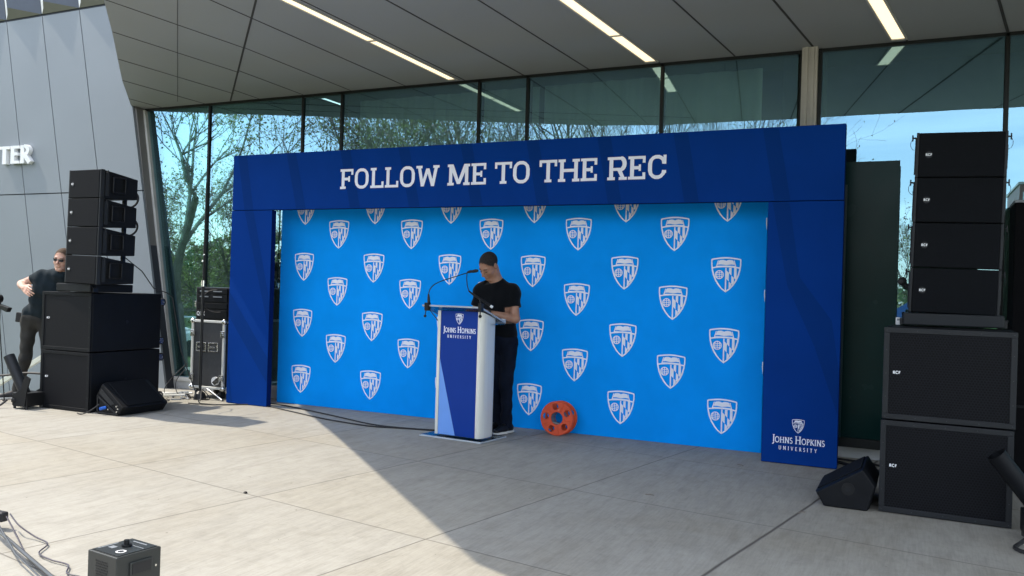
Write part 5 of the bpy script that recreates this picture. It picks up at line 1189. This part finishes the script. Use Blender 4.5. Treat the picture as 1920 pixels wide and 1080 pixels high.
    Q.warp(folds(1.1, seed + 3), .006); Q.plane((0, 0, tt + .06), (0, 0, 1)); Q.plane((0, 0, .055), (0, 0, -1)); Q.mesh("trousers", mats['pants'], body)
    for s_ in ('L', 'R'):
        a_ = V_['an' + s_]; shoe((a_.x, a_.y, 0), mats['foot' + s_], mats['shoe'], body)
    return body, hp
# the man at the lectern
fr1 = head_frame(rad(196), rad(-40), rad(-5))
b1, hp1 = person("man in black t-shirt and dark jeans looking down behind the lectern",
    dict(pelvis=(3.515, -.005, .93), chest=(3.485, -.050, 1.275), neck=(3.475, -.075, 1.475), shL=(3.635, -.04, 1.398), shR=(3.318, -.085, 1.402), elL=(3.695, -.09, 1.12), elR=(3.255, -.10, 1.11), wrL=(3.485, -.305, 1.175), wrR=(3.32, -.33, 1.18),
         hiL=(3.59, .0, .87), hiR=(3.435, .0, .87), knL=(3.585, -.02, .49), knR=(3.45, .02, .49), anL=(3.575, .03, .085), anR=(3.455, .06, .085)),
    rad(187), dict(c=(3.432, -.165, 1.624), fr=fr1, s=1.06, lid=-.002), dict(skin=SK1, hair=HAIR1, haircol=(.012, .011, .011), skincol=(0.35, 0.185, 0.122), shirt=TEE1, pants=DEN1, shoe=MAT['black2'], footL=rad(190), footR=rad(176), hem=.935, girth=1.08), 1.0, .066,
    arms=[(((3.485, -.305, 1.175), (-.80, -.60, .02), (.05, -.1, 1), (-.6, .75, .1)), dict(curl=.55)), (((3.32, -.33, 1.18), (.45, -.85, -.10), (-.05, -.1, 1), (.85, .4, 0)), dict(curl=.5))])
wt = MB(); wt.tube([(3.515, -.277, 1.167), (3.497, -.295, 1.172)], .031, 16); wt.obj("wristband", MAT['rubber'], b1)
# the stagehand at left
fr2 = head_frame(rad(152), rad(-8), rad(-6))
b2, hp2 = person("man in dark t-shirt and sunglasses leaning behind the left loudspeaker stack",
    dict(pelvis=(-1.80, -1.08, .93), chest=(-1.59, -1.06, 1.27), neck=(-1.43, -1.05, 1.455), shL=(-1.33, -.90, 1.385), shR=(-1.665, -1.14, 1.40), elL=(-1.34, -.72, 1.12), elR=(-1.88, -1.22, 1.30), wrL=(-1.36, -.55, .98), wrR=(-1.655, -1.35, 1.265),
         hiL=(-1.72, -1.02, .87), hiR=(-1.88, -1.11, .87), knL=(-1.64, -1.04, .47), knR=(-1.90, -1.13, .47), anL=(-1.64, -1.02, .085), anR=(-2.02, -1.13, .085)),
    rad(140), dict(c=(-1.40, -1.08, 1.585), fr=fr2, s=1.05, lid=.004), dict(skin=SK2, hair=HAIR2, haircol=(.045, .028, .018), skincol=(.56, .33, .245), shirt=TEE2, pants=DEN2, shoe=MAT['rubber'], footL=rad(140), footR=rad(200), hem=.90, sleeve=.45, girth=1.04), 4.0, .060,
    arms=[(((-1.655, -1.35, 1.265), (.80, -.25, -.22), (-.2, -.75, .5), (.3, .2, .9)), dict(curl=.35, sc=1.1, point=True)), (((-1.36, -.55, .98), (.1, .2, -1), (-1, 0, 0), (0, -1, 0)), dict(curl=.6))])
gl = MB()
for s_ in (-1, 1):
    pts = [(s_ * .010, .106, .014), (s_ * .040, .100, .018), (s_ * .052, .092, .014), (s_ * .050, .092, -.006), (s_ * .034, .102, -.012), (s_ * .014, .107, -.006)]
    gl.add([hp2(*q) for q in pts] + [hp2(q[0], q[1] - .004, q[2]) for q in pts], [tuple(range(6)), tuple(range(11, 5, -1))] + [(i, (i + 1) % 6, 6 + (i + 1) % 6, 6 + i) for i in range(6)])
    gl.tube([hp2(s_ * .052, .092, .012), hp2(s_ * .078, .04, .008), hp2(s_ * .080, -.01, .008)], .0028, 6)
gl.tube([hp2(-.012, .107, .010), hp2(.012, .107, .010)], .0025, 6); gl.obj("sunglasses", MAT['rubber'], b2)
pk = MB(); pk.box((-.035, -.02, 0), (.035, .03, .11)); o = pk.obj("belt_pouch", MAT['rubber'], b2, bevel=.01); o.location = (-1.965, -1.18, .87); o.rotation_euler = (0, .1, .6)

# ------------------------------------------------------------------ WHAT THE GLASS MIRRORS: trees, street, buildings behind the camera
def grow(seed, H, r0, depth=6, spread=.55, lean=(0, 0), leafy=0.25, leaf_size=.10, tip_n=3, bud=0.0, first=.22):
    rnd = random.Random(seed); tb = MB(); lf = MB(); 
    def leafq(p, s_, mi):
        a = Vector((rnd.uniform(-1, 1), rnd.uniform(-1, 1), rnd.uniform(-1, 1))); b = Vector((rnd.uniform(-1, 1), rnd.uniform(-1, 1), rnd.uniform(-1, 1)))
        if a.length < .1: a = Vector((1, 0, 0))
        a.normalize(); b = (b - a * b.dot(a))
        if b.length < .1: b = a.cross(Vector((0, 0, 1)))
        b.normalize(); lf.add([p - a * s_, p + b * s_ * .5, p + a * s_, p - b * s_ * .5], [(0, 1, 2, 3)], mi)
    def rec(p, d, L, r, dep):
        segs = 4 if dep >= depth - 1 else 3; pts = [p]; rs = [r]; q = p.copy(); dd = d.copy()
        for i in range(segs):
            dd = (dd + Vector((rnd.uniform(-.22, .22), rnd.uniform(-.22, .22), rnd.uniform(-.10, .16)))).normalized(); q = q + dd * L / segs; pts.append(q.copy()); rs.append(max(r * (1 - .42 * (i + 1) / segs), .004))
        tb.tube(pts, rs, 7 if dep >= depth - 1 else (4 if dep > 2 else 3), 0, cap=False)
        if dep <= 2:
            for _ in range(tip_n):
                if rnd.random() < leafy: leafq(pts[rnd.randrange(1, len(pts))] + Vector((rnd.uniform(-.15, .15), rnd.uniform(-.15, .15), rnd.uniform(-.15, .15))), leaf_size * rnd.uniform(.6, 1.3), 1 if rnd.random() < bud else 0)
        if dep == 0: return
        n_ = rnd.choice((3, 3, 4)) if dep > 1 else 3
        for k in range(n_):
            t_ = rnd.uniform(.45, 1.0) if k else 1.0; i = min(int(t_ * segs), segs); base = pts[i]
            a = rnd.uniform(0, 6.283); perp = Vector((math.cos(a), math.sin(a), 0)); perp = (perp - dd * perp.dot(dd)); perp.normalize(); sp = spread * rnd.uniform(.6, 1.5) * (1.0 if k else .5)
            nd_ = (dd * math.cos(sp) + perp * math.sin(sp) + Vector((0, 0, .10))).normalized(); rec(base, nd_, L * rnd.uniform(.62, .86), rs[i] * rnd.uniform(.55, .8), dep - 1)
    rec(Vector((0, 0, 0)), Vector((lean[0], lean[1], 1)).normalized(), H * first, r0, depth)
    return tb, lf
def tree(proto, x, y, rz, sc, label, group="trees mirrored in the glass wall", z=-1.6):
    o = bpy.data.objects.new("tree", None); COL.objects.link(o); o.location = (x, y, z); o.rotation_euler = (0, 0, rz); o.scale = (sc, sc, sc); tag(o, label, "tree", group)
    for nm, me in proto:
        c = bpy.data.objects.new(nm, me); COL.objects.link(c); c.parent = o
    return o
def proto_tree(*a, **k):
    tb, lf = grow(*a, **k); out = []
    for nm, mb, ms in (("trunk", tb, [MAT['bark']]), ("crown", lf, [MAT['leaf'], MAT['bud']])):
        if not mb.f: continue
        me = bpy.data.meshes.new(nm); me.from_pydata(mb.v, [], mb.f)
        for m_ in ms: me.materials.append(m_)
        me.polygons.foreach_set('material_index', mb.m); out.append((nm, me))
    return out
TA = proto_tree(3, 20, .26, 6, .62, (.05, .02), .75, .055, 9, .15); TB_ = proto_tree(9, 21, .36, 6, .66, (-.18, .05), .6, .05, 8, .5); TC = proto_tree(21, 18, .26, 6, .58, (.1, 0), .18, .042, 4, .6); TD = proto_tree(5, 11, .13, 6, .68, (.1, .05), .5, .045, 6, .3)
TL = proto_tree(33, 8, .16, 6, .75, (0, 0), 1.0, .075, 26, .0, .14)
SPOTS = [(TA, -13.2, -10.5, .3, 1.0, "branching spring tree mirrored at the left end of the glass, nearest one"), (TD, -16.0, -12.5, 3.0, 1.1, "slender spring tree mirrored beside the left jamb"), (TD, -15.0, -15.5, 1.2, 1.2, "slender spring tree mirrored behind the nearest spring tree"),
    (TA, -12.5, -15.5, 4.2, 1.0, "spring tree mirrored between the first two mullions"), (TD, -12.2, -17.5, 5.2, 1.2, "slender tree mirrored between the first two mullions"), (TB_, -10.6, -17.0, 1.9, 1.0, "budding tree mirrored above the left pillar"), (TD, -8.8, -16.5, 2.2, 1.1, "slender tree mirrored at the left end of the arch"),
    (TC, -8.0, -19.5, 2.7, 1.1, "dense tree mirrored above the left end of the arch"), (TB_, -5.9, -16.8, 5.0, .95, "thick trunked tree mirrored above the first word of the header"), (TC, -4.4, -19.5, 2.0, 1.1, "bare tree mirrored above the first word of the header"),
    (TC, -1.9, -19.0, 4.1, 1.0, "bare tree mirrored above the second word of the header"), (TC, 1.0, -21.0, .2, .95, "bare tree mirrored above the third word of the header"),
    (TD, 1.6, -33.0, .9, 1.1, "thin tree mirrored left of the pilaster"), (TD, 3.9, -36.0, 2.2, 1.0, "thin tree mirrored beside the pilaster"), (TD, 7.5, -42, 3.0, 1.25, "fine branched tree mirrored between the door and the right array"),
    (TL, -20.0, -20.0, .4, 1.3, "low leafy green tree mirrored behind the street, left one"), (TL, -16.5, -22.0, 2.4, 1.4, "low leafy green tree mirrored behind the street, middle one"), (TL, -25.0, -19.5, 4.4, 1.3, "low leafy green tree mirrored behind the street, far left one"), (TL, -13, -25, 1.0, 1.3, "low leafy green tree mirrored behind the street, right one"), (TL, 6.6, -47, 1.4, .8, "leafy green tree mirrored above the blue tent"), (TL, 10.8, -55, 1.0, 1.0, "leafy tree mirrored below the brick building")]
for q in SPOTS: tree(*q)
# the wood far behind the camera reads as one mass of foliage
rw = random.Random(77); fw = MB()
for i in range(15000):
    a = rad(rw.uniform(-75, 14)); D = rw.uniform(50, 66); hmax = (6.4 + 1.6 * math.sin(a * 9) + 1.0 * math.sin(a * 23)) * (1.0 if a < rad(-20) else max(.45, 1 - (a + rad(20)) * 1.6))
    z = -1.6 + hmax * (rw.random() ** .8); p = Vector((3 + D * math.sin(a), -D * math.cos(a) * .9, z)); s_ = rw.uniform(.18, .42)
    u_ = Vector((rw.uniform(-1, 1), rw.uniform(-1, 1), rw.uniform(-1, 1))).normalized(); v_ = u_.cross(Vector((rw.uniform(-1, 1), rw.uniform(-1, 1), rw.uniform(-.9, 1)))).normalized()
    fw.add([p - u_ * s_, p + v_ * s_ * .6, p + u_ * s_, p - v_ * s_ * .6], [(0, 1, 2, 3)], 0 if rw.random() < .55 else (1 if rw.random() < .7 else 2))
tag(fw.obj("far_woodland", [MAT['leaf2'], MAT['leaf'], MAT['bud']]), "band of far green woodland mirrored low in the glass", "woodland", kind='stuff')
# blue event tent
tn = thing("event_tent", "blue canopy tent with pale emblem mirrored beside the right array", "tent", (7.45, -24.0, -1.6))
MAT['tent'] = fabric("navy_tent_cloth", (0.03, 0.075, 0.19), .1, .8)
mb = MB(); R_ = 1.5; mb.add([(-R_, -R_, 2.35), (R_, -R_, 2.35), (R_, R_, 2.35), (-R_, R_, 2.35), (0, 0, 3.35), (-R_, -R_, 2.05), (R_, -R_, 2.05), (R_, R_, 2.05), (-R_, R_, 2.05)], [(0, 1, 4), (1, 2, 4), (2, 3, 4), (3, 0, 4), (0, 5, 6, 1), (1, 6, 7, 2), (2, 7, 8, 3), (3, 8, 5, 0)]); mb.obj("canopy_cloth", MAT['tent'], tn)
mb = MB(); mb.box((-R_, R_ - .02, .3), (R_, R_, 2.05)); mb.obj("side_wall", MAT['tent'], tn)
for sx in (-1, 1):
    for sy in (-1, 1): MB().tube([(sx * R_, sy * R_, 0), (sx * R_, sy * R_, 2.3)], .03, 6).obj("leg", MAT['silver'], tn)
em = MB(); em.add([(.5, R_ + .01, 2.0), (.1, R_ + .01, 2.35), (-.3, R_ + .01, 2.3), (-.45, R_ + .01, 2.15), (-.1, R_ + .01, 2.05), (.1, R_ + .01, 1.9)], [(0, 1, 2, 3, 4, 5)]); em.obj("emblem", MAT['white'], tn)
# brick building
bb = thing("brick_building", "red brick building with white arched windows mirrored at right edge", "building", (21.6, -150, -1.6))
t = NT("red_brick"); br_ = t.node("ShaderNodeTexBrick"); br_.inputs['Scale'].default_value = 3; br_.inputs['Color1'].default_value = (.24, .085, .06, 1); br_.inputs['Color2'].default_value = (.18, .065, .05, 1); br_.inputs['Mortar'].default_value = (.22, .14, .11, 1); br_.inputs['Mortar Size'].default_value = .012; t.lk(t.coord('Object', rot=(rad(90), 0, 0)), br_.inputs['Vector']); t.setc(br_.outputs['Color'])
MB().box((0, -20, 0), (60, 0, 22.3)).obj("wall", t.m, bb); MB().box((-.2, -20.2, 22.3), (60.2, .2, 22.7)).obj("cornice", MAT['pilaster'], bb)
for i in range(9):
    for zz in (13.0, 16.4, 19.6):
        x = .45 + i * 1.25; w_ = MB(); w_.prism([(x, zz), (x + .7, zz), (x + .7, zz + 1.35), (x + .35, zz + 1.6), (x, zz + 1.35)], .08, lambda a, b, t: (a, t + .002, b)); wo_ = w_.obj("window", MAT['white'], bb)
        MB().box((x + .2, .085, zz + .2), (x + .5, .09, zz + 1.1)).obj("pane", MAT['interior'], wo_)
# long pale building far left for the skyline between trunks
# guard rail and parked cars
gr = thing("guard_rail", "white pipe guard rail mirrored low behind the flight case", "railing", (-13.5, -12.4, -1.6))
gm = MB(); gm.tube([(-4, 0, 1.75), (9, 0, 1.75)], .035, 8); gm.tube([(-4, 0, 1.3), (9, 0, 1.3)], .02, 8); gm.obj("rail", MAT['white'], gr)
gm = MB(); [gm.tube([(-4 + 1.6 * i, 0, 0), (-4 + 1.6 * i, 0, 1.75)], .025, 6) for i in range(9)]; gm.obj("posts", MAT['white'], gr)
def car(x, y, rz, label, m_):
    o = thing("parked_car", label, "car", (x, y, -1.575), rz, "parked cars mirrored in the glass")
    prof = [(-2.2, .35), (2.2, .35), (2.25, .75), (1.9, .92), (1.1, 1.0), (.45, 1.42), (-1.1, 1.45), (-1.75, 1.05), (-2.2, .95)]
    MB().prism(prof, 1.7, lambda a, b, t: (a, t - .85, b)).obj("body", m_, o, bevel=.08)
    for s_ in (-1, 1):
        w_ = MB(); w_.prism([(.95, .98), (.40, 1.35), (-1.05, 1.38), (-1.5, 1.02)], .01, lambda a, b, t: (a, s_ * .858 + t - .005, b)); w_.obj("side_windows", MAT['doorglass'], o)
    for a in (-1.35, 1.35):
        for s_ in (-1, 1): MB().tube([(a, s_ * .70, .32), (a, s_ * .87, .32)], .32, 18).obj("wheel", MAT['rubber'], o)
car(-17.2, -17.0, rad(172), "white parked car mirrored low behind the flight case", MAT['white']); car(-22.0, -16.4, rad(172), "silver parked car mirrored at the left end of the glass", MAT['silver'])
